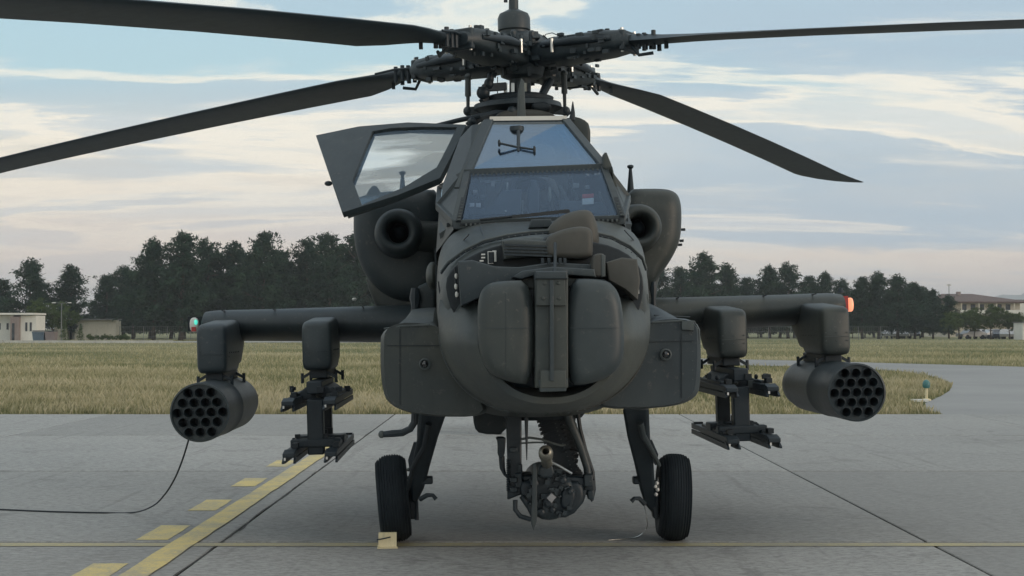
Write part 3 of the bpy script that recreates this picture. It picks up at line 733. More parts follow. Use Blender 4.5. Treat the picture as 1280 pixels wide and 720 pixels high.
def puff(mb, poly, yf, yb, rnd, back=0.0, dome=0.0, seg=5):
    rings = []
    if dome: 
        for f in (.10, .35, .6, .82):
            q = inset(poly, 0); xs = [p.x for p in q]; zs = [p.y for p in q]; cx, cz = (min(xs) + max(xs)) / 2, (min(zs) + max(zs)) / 2
            q = [Vector((cx + (p.x - cx) * f * .96, cz + (p.y - cz) * f * .96)) for p in inset(poly, rnd)]
            rings.append([(p.x, yf - dome * (1 - f * f), p.y) for p in q])
    for i in range(seg + 1):
        a = PI / 2 * i / seg; q = inset(poly, rnd * (1 - math.sin(a)))
        rings.append([(p.x, yf + rnd * (1 - math.cos(a)), p.y) for p in q])
    if back:
        for i in range(1, 5):
            f = i / 4; q = inset(poly, back * f * f); rings.append([(p.x, yf + rnd + (yb - yf - rnd) * f, p.y) for p in q])
    else: rings.append([(p.x, yb, p.y) for p in poly])
    return mb.loft(rings)
def PXB(name, mat, pts, yref, yf, yb, rnd=.01, k=0, parent=None, **kw):
    mb = MB(); bk = kw.pop('back', 0.0); dm = kw.pop('dome', 0.0)
    puff(mb, pxpoly(pts, yref, k), yf, yb, rnd, bk, dm); return mb.build(name, mat, parent or HEL, **kw)
def egg(yl, cx, hw, zt, zb, zc, nu=2.4, nl=2.4, n=44):
    r_ = []
    for j in range(n):
        a = 2 * PI * j / n; c_, s_ = math.cos(a), math.sin(a); e_ = 2 / (nu if s_ >= 0 else nl)
        x = cx + hw * math.copysign(abs(c_) ** e_, c_); h = (zt - zc) if s_ >= 0 else (zc - zb)
        r_.append((x, yl, zc + h * math.copysign(abs(s_) ** e_, s_)))
    return r_
def eggpx(yl, L, Rr, T, B, zc, nu=2.4, nl=2.4, n=44):
    a, b, t_, bo, m_ = P(L, zc, yl), P(Rr, zc, yl), P((L + Rr) / 2, T, yl), P((L + Rr) / 2, B, yl), P((L + Rr) / 2, zc, yl)
    return egg(yl, (a.x + b.x) / 2, (b.x - a.x) / 2, t_.z, bo.z, m_.z, nu, nl, n)
def rivets(mb, pts, step, size=.006):
    for a, b in zip(pts, pts[1:]):
        a = Vector(a); b = Vector(b); n = max(1, int((b - a).length / step))
        for i in range(n): mb.box(a + (b - a) * ((i + .5) / n), (size, size * .6, size))

# ---- fuselage
mb = MB()
NOSE = eggpx(-1.76, 546.5, 812.5, 285, 517, 389, 3.0, 2.45, 88)
rings = [eggpx(-2.26, 572, 798, 318, 500, 390, 2.5, 2.3), eggpx(-2.22, 560, 806, 304, 508, 388, 2.5, 2.3), eggpx(-2.08, 550, 811, 296, 514, 388, 2.5, 2.3), eggpx(-1.85, 547, 812, 287, 517, 388, 3.0, 2.4),
         eggpx(-1.40, 547, 810, 276, 518, 388, 4.6, 2.6), egg(-1.2, .03, .66, 2.19, .96, 1.6, 3.4, 3.0), egg(-.6, .03, .66, 2.19, .93, 1.6, 4.0, 3.2), egg(.8, .02, .64, 2.22, .92, 1.6, 4.0, 3.2),
         egg(1.2, .02, .62, 2.5, .90, 1.6, 3.2, 3.2), egg(3.2, .02, .60, 2.5, .92, 1.6, 3, 3), egg(4.6, .01, .42, 2.25, 1.15, 1.65, 2.6, 2.6), egg(6.2, 0, .30, 2.12, 1.35, 1.7, 2.4, 2.4), egg(10.4, 0, .20, 2.05, 1.55, 1.78, 2.2, 2.2), egg(11.6, 0, .10, 2.05, 1.75, 1.85, 2, 2)]
mb.loft(rings); FUS = mb.build('fuselage', 'olive', HEL, ang=50)
def arc(c0, pts): return [P(x, y, c0) for x, y in pts]
# nose shroud panel line: raised lip running over the nose
lip = [(551, 342), (560, 330), (580, 315), (605, 303), (635, 296), (665, 292), (700, 290), (735, 291), (765, 298), (788, 310), (803, 324), (808, 338)]
q = [P(x, y, -2.12 + .10 * abs(x - 680) / 130) for x, y in lip]
MB().tube(q, .008, 6).build('panel_lip', 'dark', FUS)
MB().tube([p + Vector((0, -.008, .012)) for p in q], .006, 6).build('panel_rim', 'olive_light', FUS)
# black plate painting in the shade of the nose opening behind the sensor mount
rec = [(556, 352), (566, 334), (588, 320), (612, 309), (645, 302), (690, 299), (735, 301), (768, 308), (792, 322), (803, 340), (805, 366), (798, 392), (770, 420), (600, 420), (572, 400), (560, 378)]
PXB('nose_recess_shade', 'black', rec, -2.30, -2.30, -2.2, .01, 1, FUS)
# lower bowl lip
mb = MB(); n = 40; ringsA = []
for (yl, L, Rr, B, inn) in ((-2.10, 548, 813, 514, 0), (-2.35, 556, 808, 516, 0), (-2.55, 580, 792, 513, 0), (-2.66, 594, 780, 505, 0), (-2.66, 602, 774, 497, 1), (-2.45, 604, 772, 488, 1)):
    a, b, bo, m_ = P(L, 400, yl), P(Rr, 400, yl), P(686, B, yl), P(686, 400, yl); cx = (a.x + b.x) / 2; hw = (b.x - a.x) / 2
    row = []
    for j in range(n + 1):
        t_ = R(168) + R(204) * j / n; c_, s_ = math.cos(t_), math.sin(t_)
        row.append((cx + hw * math.copysign(abs(c_) ** (2 / 2.3), c_), yl + (.22 if s_ > -.15 else 0) * (1 if yl < -2.3 else 0) * max(0, (s_ + .15) / .35), m_.z + (m_.z - bo.z) * math.copysign(abs(s_) ** (2 / 2.3), s_)))
    ringsA.append(row)
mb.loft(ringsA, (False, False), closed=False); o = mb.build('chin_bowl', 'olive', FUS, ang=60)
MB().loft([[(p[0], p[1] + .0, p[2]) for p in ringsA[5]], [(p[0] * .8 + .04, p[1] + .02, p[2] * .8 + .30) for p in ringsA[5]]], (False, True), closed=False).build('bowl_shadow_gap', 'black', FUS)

# windscreen-base deck between canopy and nose lip (hatch)
PXB('deck_hatch', 'olive_grey', [(664, 275), (688, 274), (692, 285), (660, 286)], -1.75, -1.80, -1.6, .01, 0, FUS)

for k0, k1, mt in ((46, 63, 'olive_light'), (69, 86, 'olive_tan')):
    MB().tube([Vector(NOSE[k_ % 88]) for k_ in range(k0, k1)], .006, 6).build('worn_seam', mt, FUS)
mb = MB()
for pts in ([(560, 334, -2.14), (585, 315, -2.13), (640, 298, -2.12), (700, 293, -2.12), (765, 301, -2.13), (800, 326, -2.14)],):
    rivets(mb, [P(x, y - 3, yy) for x, y, yy in pts], .035, .008)
for k_ in range(46, 86): mb.box(Vector(NOSE[k_ % 88]) * 1.0 + Vector((0, -.06, 0)), (.007, .007, .007))
mb.build('rivet_row', 'olive_light', FUS)['kind'] = 'stuff'
for pts in (((600, 283), (606, 300)), ((740, 277), (748, 294)), ((575, 305), (586, 293)), ((792, 300), (781, 288))):
    MB().bar(P(*pts[0], -1.58), P(*pts[1], -1.95), .006, .006).build('hood_seam', 'dark', FUS)
MB().tube([P(x, y, -1.98) for x, y in ((548, 352), (556, 420), (580, 470), (612, 500))], .004, 5).build('hood_seam', 'dark', FUS)
# panel seams on the flanks
for s_ in (-1, 1):
    mb = MB()
    for (a, b) in (((.662, -.4, 1.0), (.672, -.4, 2.1)), ((.655, .8, 1.0), (.655, .8, 2.1)), ((.655, -1.15, 1.85), (.655, 1.2, 1.85))):
        mb.bar((.03 + s_ * a[0], a[1], a[2]), (.03 + s_ * b[0], b[1], b[2]), .006, .01)
    mb.build('panel_seam', 'dark', FUS)
# belly box, left step tube
PXB('belly_fairing', 'olive_grey', [(592, 512), (634, 512), (634, 543), (600, 543), (592, 534)], -.2, -.2, .9, .02, 1, FUS)
MB().tube([P(x, y, -.9) for x, y in ((519, 512), (518, 528), (513, 536), (503, 541), (490, 542), (479, 543))], [.024] * 5 + [.020], 10).build('boarding_step', 'dark', FUS)
MB().ellip(P(477, 543, -.9), (.022, .022, .026), 10, 8).build('step_end', 'olive_light', FUS)
mb = MB(); mb.ellip(P(541, 345, -.2), (.05, .16, .10)); mb.build('side_blister', 'olive', FUS)
PXB('wing_root_panel', 'olive_grey', [(517, 360), (545, 348), (545, 395), (517, 395)], .55, .5, 1.2, .03, 1, FUS)
MB().tube([P(519, y, .45) for y in (360, 372, 384, 395)], [.03, .045, .03, .04], 8).build('hydraulic_joint', 'dark', FUS)
MB().tube([P(817, y, .2) for y in (352, 362, 372, 392)], [.015, .03, .018, .025], 8).build('hydraulic_joint', 'dark', FUS)

# ---- avionics bays on the cheeks
def bay(side):
    if side < 0:
        fr = [(482, 403), (545, 404), (560, 425), (600, 500), (606, 519), (532, 519), (492, 509), (482, 490), (479, 440)]
        f2 = [(477, 409), (530, 402), (548, 402), (604, 500), (612, 521), (530, 521), (487, 508), (477, 485), (475, 440)]
    else:
        fr = [(870, 398), (808, 400), (796, 425), (770, 485), (738, 508), (830, 509), (866, 497), (871, 470), (872, 430)]
        f2 = [(874, 400), (830, 396), (806, 398), (770, 480), (732, 511), (830, 511), (872, 499), (876, 470), (876, 430)]
    def ring(pts, yl, k=2): return [(p.x, yl, p.y) for p in pxpoly(pts, yl, k)]
    a = ring(fr, -1.72); b = ring(f2, -1.62); c_ = [(x, y, z) for x, y, z in ring(f2, -1.50)]
    f3 = [(px + (4 if side < 0 else -4) * 0, py) for px, py in f2]
    def back(yl, dx, dzt):
        base = [(x, z) for x, y, z in c_]; zs = [z for x, z in base]; zt = max(zs); zb_ = min(zs)
        return [(x + (dx * side if abs(x) > .8 else 0), yl, z + (dzt if z > (zt + zb_) / 2 + .1 and abs(x) < .85 else 0)) for x, z in base]
    mb = MB(); mb.loft([a, b, c_, back(-1.1, .0, .06), back(-.6, .0, .10), back(1.0, -.02, .10), back(1.8, -.20, .06), back(2.2, -.28, 0)])
    o = mb.build('avionics_bay', 'olive' if side < 0 else 'olive_grey', HEL, ang=40)
    return o
BL, BR = bay(-1), bay(1)
BL['label'] = 'dark avionics bay on the cheek left of the nose'; BR['label'] = 'avionics bay on the cheek right of the nose'
for b_, px, py in ((BL, 531, 455), (BR, 832, 443)):
    p = P(px, py, -1.73)
    MB().lathe([(.036, 0), (.036, -.018), (.028, -.022), (.024, -.012), (.0, -.012)], p, (0, 1, 0), 18).build('lamp_ring', 'olive_light', b_)
    MB().ellip(p + Vector((0, -.012, 0)), (.022, .012, .022), 12, 8).build('lamp_lens', 'lens_dark', b_)
MB().bar(P(500, 411, -1.725), P(500, 506, -1.725), .004, .004).build('panel_seam', 'black', BL)
MB().bar(P(484, 432, -1.725), P(558, 432, -1.725), .004, .004).build('panel_seam', 'black', BL)
MB().bar(P(852, 416, -1.725), P(852, 498, -1.725), .004, .004).build('panel_seam', 'black', BR)
MB().bar(P(800, 428, -1.725), P(868, 426, -1.725), .004, .004).build('panel_seam', 'black', BR)
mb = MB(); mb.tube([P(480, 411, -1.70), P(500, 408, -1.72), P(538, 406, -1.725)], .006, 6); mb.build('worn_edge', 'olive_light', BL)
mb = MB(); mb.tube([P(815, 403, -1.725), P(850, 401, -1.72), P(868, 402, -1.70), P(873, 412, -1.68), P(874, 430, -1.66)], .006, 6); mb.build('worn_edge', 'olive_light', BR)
mb = MB(); rivets(mb, [P(480, 420, -1.66), P(479, 480, -1.66)], .05); rivets(mb, [P(484, 409, -1.73), P(540, 409, -1.74)], .05); rivets(mb, [P(500, 508, -1.73), P(596, 514, -1.73)], .05)
mb.build('rivet_row', 'dark', BL)['kind'] = 'stuff'
mb = MB(); rivets(mb, [P(866, 410, -1.73), P(866, 480, -1.73)], .05); rivets(mb, [P(812, 406, -1.74), P(866, 404, -1.73)], .05)
mb.build('rivet_row', 'olive_light', BR)['kind'] = 'stuff'
PXB('patch', 'olive_light', [(852, 402), (867, 401), (867, 413), (852, 412)], -1.735, -1.742, -1.71, .002, 0, BR)
mb = MB()
for a_, b_ in (((498, 405), (540, 398)), ((818, 394), (862, 396))): mb.bar(P(*a_, -1.45), P(*b_, -1.1), .01, .006)
mb.build('top_seam', 'dark', HEL)

# ---- target sensor turret on the nose
TUR = PXB('sensor_turret', 'dark', [(602, 365), (626, 350), (750, 346), (770, 356), (775, 470), (760, 485), (615, 485), (601, 470)], -2.6, -2.58, -2.2, .03, 1)
TUR['label'] = 'rounded twin drum sensor turret hanging on the nose'
def drum(name, mat, pts, dome=.008, rnd=.075, yf=-2.77):
    return PXB(name, mat, pts, -2.7, yf, -2.42, rnd, 2, TUR, dome=dome, ang=60)
d1 = drum('day_sensor_drum', 'olive', [(597, 400), (598, 372), (605, 357), (622, 351), (669, 350), (669, 481), (640, 479), (612, 468), (599, 444)])
d2 = drum('night_sensor_drum', 'olive_grey', [(708, 349), (745, 348), (766, 354), (777, 374), (781, 420), (779, 452), (765, 470), (735, 481), (708, 482)])
for pts in ([(632, 356), (632, 470)], [(660, 362), (660, 470)]):
    MB().tube([P(x, y, -2.80) for x, y in ((pts[0][0], pts[0][1] + 10), pts[1])], .0013, 5).build('panel_seam', 'dark', d1)
MB().tube([P(x, y, -2.80) for x, y in ((606, 410), (665, 410))], .0013, 5).build('panel_seam', 'dark', d1)
MB().tube([P(x, y, -2.79) for x, y in ((712, 410), (774, 410))], .0013, 5).build('panel_seam', 'dark', d2)
col_ = PXB('center_column', 'olive', [(668, 344), (709, 344), (709, 484), (668, 484)], -2.7, -2.785, -2.4, .012, 0, TUR)
PXB('column_rib', 'olive_grey', [(687, 350), (692, 350), (692, 476), (687, 476)], -2.8, -2.825, -2.78, .004, 0, TUR)
PXB('column_plate', 'olive', [(671, 347), (706, 347), (707, 382), (670, 382)], -2.8, -2.812, -2.78, .004, 0, TUR)
PXB('column_cap', 'olive_grey', [(669, 339), (709, 339), (709, 349), (669, 349)], -2.8, -2.83, -2.6, .01, 0, TUR)
for x, y in ((681, 354), (698, 354), (679, 373), (699, 373)):
    MB().lathe([(.010, 0), (.010, -.006), (.006, -.009)], P(x, y, -2.81), (0, 1, 0), 8).build('bolt', 'olive', TUR)
PXB('tab', 'olive', [(674, 462), (706, 462), (706, 484), (674, 484)], -2.7, -2.815, -2.78, .006, 0, TUR)
PXB('tab_plate', 'olive_grey', [(672, 474), (708, 472), (706, 488), (674, 489)], -2.7, -2.81, -2.7, .006, 0, TUR)

# yoke: the bow-tie shaped arms over the drums
YK = PXB('sensor_yoke', 'olive_grey', [(572, 327), (590, 325), (618, 333), (648, 334), (690, 328), (745, 331), (745, 343), (690, 338), (652, 342), (634, 354), (604, 370), (576, 383)], -2.5, -2.52, -2.3, .012)
PXB('yoke_arm', 'olive_tan', [(757, 328), (777, 322), (796, 324), (800, 350), (797, 375), (782, 362), (760, 350)], -2.5, -2.52, -2.3, .012, 0, YK)
PXB('yoke_band', 'olive_grey', [(640, 347), (652, 339), (690, 334), (742, 337), (744, 347), (708, 344), (668, 344), (650, 350)], -2.6, -2.66, -2.5, .01, 0, YK)
PXB('yoke_lower_plate', 'olive', [(646, 350), (668, 345), (668, 362), (658, 359)], -2.6, -2.60, -2.5, .006, 0, YK)
PXB('yoke_lower_plate', 'olive', [(708, 346), (730, 350), (722, 357), (708, 359)], -2.6, -2.60, -2.5, .006, 0, YK)
for x, y in ((570, 345), (570, 358), (571, 368)): MB().ellip(P(x, y, -2.4), (.010, .01, .018), 8, 6).build('cable_clip', 'white_bits', YK)
for x, y in ((797, 345), (798, 362)): MB().box(P(x, y, -2.5), (.006, .02, .045)).build('cable_clip', 'white_bits', YK)
MB().tube([P(x, y, -2.4) for x, y in ((569, 334), (569, 350), (572, 362), (571, 374))], .006, 6).build('cable', 'black', YK)

# night-vision turret on top of the nose
NV = PXB('pilot_sensor_turret', 'olive', [(627, 302), (640, 300), (692, 303), (695, 318), (690, 322), (660, 322), (629, 326)], -2.3, -2.42, -2.15, .02, 0)
mb = MB()
for y in (306, 310, 314, 318): mb.bar(P(630, y, -2.43), P(690, y + 2, -2.43), .004, .010)
mb.build('cooling_ribs', 'dark', NV)
mb = MB(); mb.lathe([(0, -.01), (.09, .0), (.125, .03), (.128, .10), (.12, .14)], P(660, 302, -2.25) , (0, 0, 1), 24); 
PXB('top_cover', 'olive_light', [(628, 303), (640, 298), (668, 296), (700, 299), (697, 306), (640, 306)], -2.25, -2.30, -1.95, .03, 0, NV)
PXB('rear_housing', 'olive_tan', [(684, 292), (688, 280), (702, 269), (720, 263), (734, 262), (741, 266), (747, 282), (749, 300), (748, 306), (742, 312), (720, 318), (690, 312)], -2.1, -2.16, -1.84, .06, 1, NV, ang=60)
PXB('rotating_head', 'olive_tan', [(684, 322), (681, 318), (681, 304), (686, 294), (702, 287), (722, 283), (735, 284), (740, 289), (741, 300), (741, 317), (738, 323), (725, 324), (700, 323)], -2.4, -2.44, -2.2, .035, 1, NV, ang=50)
PXB('head_cheek', 'olive_grey', [(674, 304), (683, 293), (704, 287), (700, 305), (680, 310)], -2.4, -2.36, -2.2, .03, 1, NV)
PXB('side_box', 'olive_tan', [(739, 320), (748, 317), (755, 319), (755, 346), (745, 347), (738, 345)], -2.5, -2.58, -2.4, .012, 1, NV)
PXB('side_box_face', 'olive_light', [(750, 319), (755, 320), (755, 346), (750, 347)], -2.5, -2.584, -2.5, .004, 0, NV)
MB().tube([P(694, 304, -2.50), P(694, 325, -2.6), P(693, 345, -2.7)], .009, 8).build('rod', 'dark', NV)
mb = MB()
for x, y in ((604, 318), (604, 322), (602, 326), (612, 315), (618, 314)): mb.box(P(x, y, -2.34), (.022, .01, .008))
mb.box(P(619, 321, -2.34), (.012, .02, .055)); mb.box(P(613, 322, -2.345), (.03, .02, .07)); mb.build('connector_block', 'white_bits', NV)
mb = MB(); mb.box(P(613.5, 322, -2.35), (.026, .022, .062)); mb.build('connector_socket', 'black', NV)
mb = MB()
for x in (678, 686, 700, 706): mb.box(P(x, 326, -2.56), (.016, .04, .03))
mb.build('linkage_block', 'dark', NV)

# ---- canopy
F1L, F1R = P(570, 279, -1.35), P(777, 273, -1.35)
F2L, F2R = P(584, 216, -.85), P(754, 209, -.85)
F3L, F3R = P(611, 153, -.15), P(707, 152, -.15)
CAN = MB()
CAN.bar(F1L, F2L, .05, .05); CAN.bar(F1R, F2R, .05, .05); CAN.bar(F2L, F3L, .075, .05); CAN.bar(F2R, F3R, .06, .05)
CAN.bar(F1L + Vector((-.02, 0, -.01)), F1R + Vector((.02, 0, -.01)), .05, .06); CAN.bar(F2L + Vector((-.02, 0, 0)), F2R + Vector((.02, 0, 0)), .06, .045); CAN.bar(F3L + Vector((-.03, .02, .0)), F3R + Vector((.03, .02, 0)), .07, .05)
ML1, MR1 = Vector((-.60, -.80, 2.36)), Vector((.66, -.80, 2.38))
ML2, MR2 = Vector((-.60, .10, 2.56)), Vector((.60, .10, 2.62))
ML3, MR3 = Vector((-.56, 1.05, 2.66)), Vector((.56, 1.05, 2.70))
T4L, T4R = Vector((-.30, 1.05, 3.12)), Vector((.36, 1.05, 3.12))
for a, b in ((F1L, ML1), (ML1, ML2), (ML2, ML3), (F2L, ML1), (F2L, ML2), (F3L, T4L), (ML3, T4L), (F1R, MR1), (MR1, MR2), (MR2, MR3), (F2R, MR1), (F2R, MR2), (F3R, T4R), (MR3, T4R), (F3R, MR2 * .5 + MR3 * .5)):
    CAN.bar(a, b, .05, .05)
CF = CAN.build('canopy_frame', 'olive_grey', HEL, bevel=.006)
mb = MB(); mb.loft([[F3L, F3R, F3R - Vector((0, 0, .03)), F3L - Vector((0, 0, .03))], [T4L, T4R, T4R - Vector((0, 0, .03)), T4L - Vector((0, 0, .03))]]); mb.build('roof_skin', 'olive_grey', CF)
def plate(name, mat, pts, th, par):
    pts = [Vector(p) for p in pts]; nrm = (pts[1] - pts[0]).cross(pts[2] - pts[0]).normalized()
    mb = MB(); mb.prism(pts, 0, 0, nrm * th); return mb.build(name, mat, par)
# solid side sills
for s_, (A, B, D, m1, m2, m3) in ((-1, (F1L, None, None, ML1, ML2, ML3)), (1, (F1R, None, None, MR1, MR2, MR3))):
    xs = .66 * s_ + .03
    low = [Vector((A.x + .02 * s_, -1.36, 2.16)), Vector((xs, -.80, 2.05)), Vector((xs, .10, 2.05)), Vector((xs, 1.05, 2.05))]
    up = [A, m1, m2, m3]
    mb = MB(); t_ = Vector((-s_ * .03, 0, 0))
    mb.loft([low, up, [p + t_ for p in up], [p + t_ for p in low]], (False, False), closed=False)
    mb.build('side_sill', 'olive_grey', CF)
    plate('corner_panel', 'olive_grey', [A, m1, (F2L if s_ < 0 else F2R)], .012 * s_, CF)
WS = plate('front_windscreen', 'windscreen_glass', [F1L, F1R, F2R, F2L], .012, CF)
UW = plate('upper_windscreen', 'upper_windscreen_glass', [F2L, F2R, F3R, F3L], .012, CF)
plate('side_window', 'glass', [F2R, MR1, MR2], .012, CF); plate('side_window', 'glass', [F2R, MR2, MR2 * .5 + MR3 * .5, F3R], .012, CF)
plate('side_window', 'glass', [F3R, MR2 * .5 + MR3 * .5, MR3, T4R], .012, CF); plate('side_window', 'glass', [F2L, ML1, ML2], -.012, CF)
# broad left door post seen beside the windscreens
plate('door_post', 'olive_grey', [P(590, 156, -.15), P(613, 154, -.17), P(586, 216, -.80), P(573, 276, -1.30), P(549, 292, -1.0), P(553, 232, -.5), P(575, 172, .1)], .04, CF)
plate('post_panel', 'olive', [P(600, 156, -.2), P(608, 156, -.2), P(580, 214, -.86), P(574, 236, -1.04), P(568, 236, -1.02), P(577, 214, -.84)], -.012, CF)
plate('right_post', 'olive_grey', [P(708, 152, -.17), P(716, 153, -.15), P(760, 205, -.82), P(790, 280, -1.2), P(779, 280, -1.36), P(754, 209, -.87)], .04, CF)
for k_, (a, b) in enumerate((((713, 166), (748, 207)), ((716, 160), (754, 203)), ((706, 170), (741, 208)))):
    MB().bar(P(*a, -.22 - k_ * .02), P(*b, -.72), .014, .014).build('window_rail', ('steel', 'dark', 'olive_light')[k_], CF)
# seal fasteners around the windscreen
mb = MB()
def teeth(a, b, ya, yb, n, hor=False):
    for i in range(n):
        f = (i + .5) / n; p = P(a[0] + (b[0] - a[0]) * f, a[1] + (b[1] - a[1]) * f, ya + (yb - ya) * f)
        mb.box(p, (.020, .008, .010) if not hor else (.011, .008, .016))
teeth((586, 222), (573, 276), -.92, -1.40, 15); teeth((757, 217), (778, 270), -.92, -1.40, 15); teeth((580, 281), (774, 275), -1.41, -1.41, 34, True); teeth((589, 218.5), (750, 211.5), -.90, -.90, 28, True)
mb.build('edge_fasteners', 'olive_light', CF)['kind'] = 'stuff'
mb = MB(); mb.bar(P(575, 280, -1.39), P(775, 274, -1.39), .02, .012); mb.bar(P(573, 277, -1.385), P(586, 218, -.90), .03, .010); mb.bar(P(778, 271, -1.385), P(757, 213, -.90), .03, .010)
mb.build('windscreen_seal', 'black', CF)
MB().tube([P(600, 275, -1.44), P(650, 270, -1.42), P(710, 263, -1.34)], .009, 6).build('wiper', 'black', CF)
MB().bar(P(640, 271, -1.45), P(712, 264, -1.38), .012, .02).build('wiper_blade', 'black', CF)
mb = MB(); mb.bar(P(612, 149.5, -.12), P(708, 148.5, -.12), .10, .03); mb.build('roof_edge_highlight', 'wall_white', CF)  # white bar paints a highlight along the upper windscreen's top edge

# raised door
pB, pC, pD = P(552, 229, -.05), P(430, 272, -.05), P(397, 175, 1.0)
dn = (pC - pB).cross(pD - pB).normalized()
if dn.z < 0: dn = -dn
outer = [(397, 175), (450, 164), (512, 159), (585, 162), (569, 196), (552, 229), (500, 250), (430, 272), (413, 222)]
inner = [(468, 170), (492, 166), (532, 164.5), (573, 165), (561, 190), (548, 215), (507, 240), (455, 262), (443, 232)]
mb = MB(); O_ = [PP(x, y, pB, dn) for x, y in outer]; I_ = [PP(x, y, pB, dn) for x, y in inner]; t_ = dn * .045
mb.loft([O_, I_, [p + t_ for p in I_], [p + t_ for p in O_], O_], (False, False)); DR = mb.build('canopy_door', 'olive_grey', HEL, bevel=.006)
DR['label'] = 'raised left cockpit door with a clear window'
mb = MB(); mb.prism([p + dn * .018 for p in I_], 0, 0, dn * .012); mb.build('door_window', 'glass', DR)
PXo = lambda pts, off: [PP(x, y, pB, dn, off) for x, y in pts]
mb = MB(); mb.prism(PXo([(462, 169), (468, 170), (443, 232), (455, 262), (449, 264), (436, 232)], -.012), 0, 0, dn * .012); mb.build('window_seal', 'dark', DR)
mb = MB(); mb.tube(PXo([(400, 180), (452, 168), (512, 163), (580, 165)], -.012), .012, 8); mb.build('door_edge', 'dark', DR)
mb = MB(); mb.tube(PXo([(434, 269), (500, 246), (549, 226)], -.014), .014, 8); mb.build('door_edge', 'olive_light', DR)
mb = MB(); mb.tube(PXo([(548, 213), (558, 197), (572, 170)], -.02), .010, 8); mb.build('hinge_tube', 'dark', DR)
mb = MB(); mb.prism(PXo([(424, 224), (432, 222), (440, 238), (437, 247), (427, 240)], -.03), 0, 0, dn * .03); mb.build('latch', 'dark', DR)
mb = MB(); mb.ellip(PXo([(410, 228)], -.01)[0], (.03, .02, .02), 10, 8); mb.build('handle', 'dark', DR)
mb = MB(); mb.tube(PXo([(547, 213.5), (551, 213.5)], -.02), .006, 6); mb.ellip(PXo([(547, 213.5)], -.02)[0], (.012, .01, .012), 8, 6); mb.build('window_knob', 'dark', DR)
mb = MB(); mb.ellip(PXo([(425, 192.5)], -.006)[0], (.012, .01, .006), 8, 6); mb.build('door_stud', 'olive_light', DR)
# roof hinge knuckles
mb = MB()
for x, y, yy in ((586, 162, 1.0), (590, 152, .9), (580, 178, .6), (575, 190, .4)): mb.ellip(P(x, y, yy), (.035, .05, .035), 10, 8)
mb.tube([P(500, 160, 1.05), P(540, 158, 1.05), P(575, 150, 1.05), P(600, 145, 1.05)], [.01, .015, .02, .02], 8)
mb.build('hinge', 'dark', CF)

# cockpit interior
CK = MB().box((.03, -.1, 2.205), (1.16, 2.3, .02)).build('cockpit_floor', 'black', HEL)
PXB('instrument_hood', 'dark', [(585, 262), (610, 262), (628, 238), (652, 236), (652, 268), (585, 270)], -1.0, -1.0, -.8, .01, 0, CK)
PXB('instrument_hood', 'dark', [(700, 250), (752, 252), (762, 268), (700, 268)], -1.0, -1.0, -.8, .01, 0, CK)
for (a, b) in (((587, 254), (593, 259)), ((595, 254), (601, 259))):
    PXB('display', 'car_silver', [(a[0], a[1]), (b[0], a[1]), (b[0], b[1]), (a[0], b[1])], -1.02, -1.03, -1.0, .002, 0, CK)
PXB('placard', 'red_label', [(728, 243), (742, 242), (742, 247), (728, 248)], -1.02, -1.03, -1.0, .002, 0, CK)
PXB('placard', 'white_bits', [(728, 248.5), (742, 247.5), (742, 255), (728, 256)], -1.02, -1.03, -1.0, .002, 0, CK)
seat = PXB('front_seat', 'seat_cloth', [(626, 226), (640, 221), (684, 221), (696, 226), (702, 262), (620, 262)], -.1, -.15, .05, .04, 1, CK)
PXB('headrest', 'dark', [(642, 224), (682, 223), (684, 238), (640, 240)], -.2, -.25, -.12, .03, 1, CK)
MB().tube([P(x, y, -.45) for x, y in ((640, 268), (640, 240), (648, 226), (664, 222), (680, 226), (688, 240), (692, 266))], .016, 8).build('seat_hoop', 'olive_light', CK)
MB().tube([P(x, y, -.6) for x, y in ((690, 238), (700, 256), (710, 266))], .010, 8).build('strap', 'olive_light', CK)
MB().tube([P(x, y, -.6) for x, y in ((632, 270), (634, 240), (634, 228))], .008, 8).build('strap', 'steel', CK)
MB().tube([P(x, y, -.6) for x, y in ((628, 238), (618, 256), (606, 268))], .010, 8).build('strap', 'olive_light', CK)
MB().ellip(P(687, 243, -.75), (.012, .012, .055), 10, 10).build('sight_tube', 'brass', CK)
MB().ellip(P(632, 264, -1.0), (.007, .007, .007), 8, 6).build('glint', 'steel', CK)
for pts, mt in (([(606, 232), (606, 262)], 'olive_light'), ([(652, 250), (652, 268)], 'steel'), ([(712, 226), (722, 250)], 'olive_light'), ([(600, 228), (626, 227)], 'seat_cloth'), ([(700, 232), (712, 256), (714, 268)], 'seat_cloth'), ([(748, 240), (756, 262)], 'olive_light')):
    MB().tube([P(x, y, -.62 if y < 250 else -.66) for x, y in pts], .012, 6).build('cockpit_tube', mt, CK)
for x, y, w_, h_ in ((594, 240, 6, 5), (603, 246, 5, 5), (616, 230, 5, 7), (720, 232, 8, 6), (734, 234, 5, 5), (748, 256, 5, 4), (716, 261, 6, 3)):
    PXB('equipment_box', 'olive_light' if (x + y) % 2 else 'seat_cloth', [(x - w_ / 2, y - h_ / 2), (x + w_ / 2, y - h_ / 2), (x + w_ / 2, y + h_ / 2), (x - w_ / 2, y + h_ / 2)], -.85, -.86, -.8, .004, 0, CK)
PXB('sight_column', 'dark', [(660, 226), (674, 226), (676, 272), (658, 272)], -.8, -.85, -.7, .02, 1, CK)
PXB('rear_seat', 'seat_cloth', [(636, 176), (690, 174), (700, 212), (628, 212)], .55, .55, .75, .04, 1, CK)
PXB('rear_headrest', 'dark', [(648, 168), (678, 168), (680, 184), (646, 184)], .5, .48, .6, .03, 1, CK)
PXB('rear_panel', 'dark', [(596, 204), (748, 198), (752, 212), (590, 217)], -.55, -.6, -.3, .03, 0, CK)
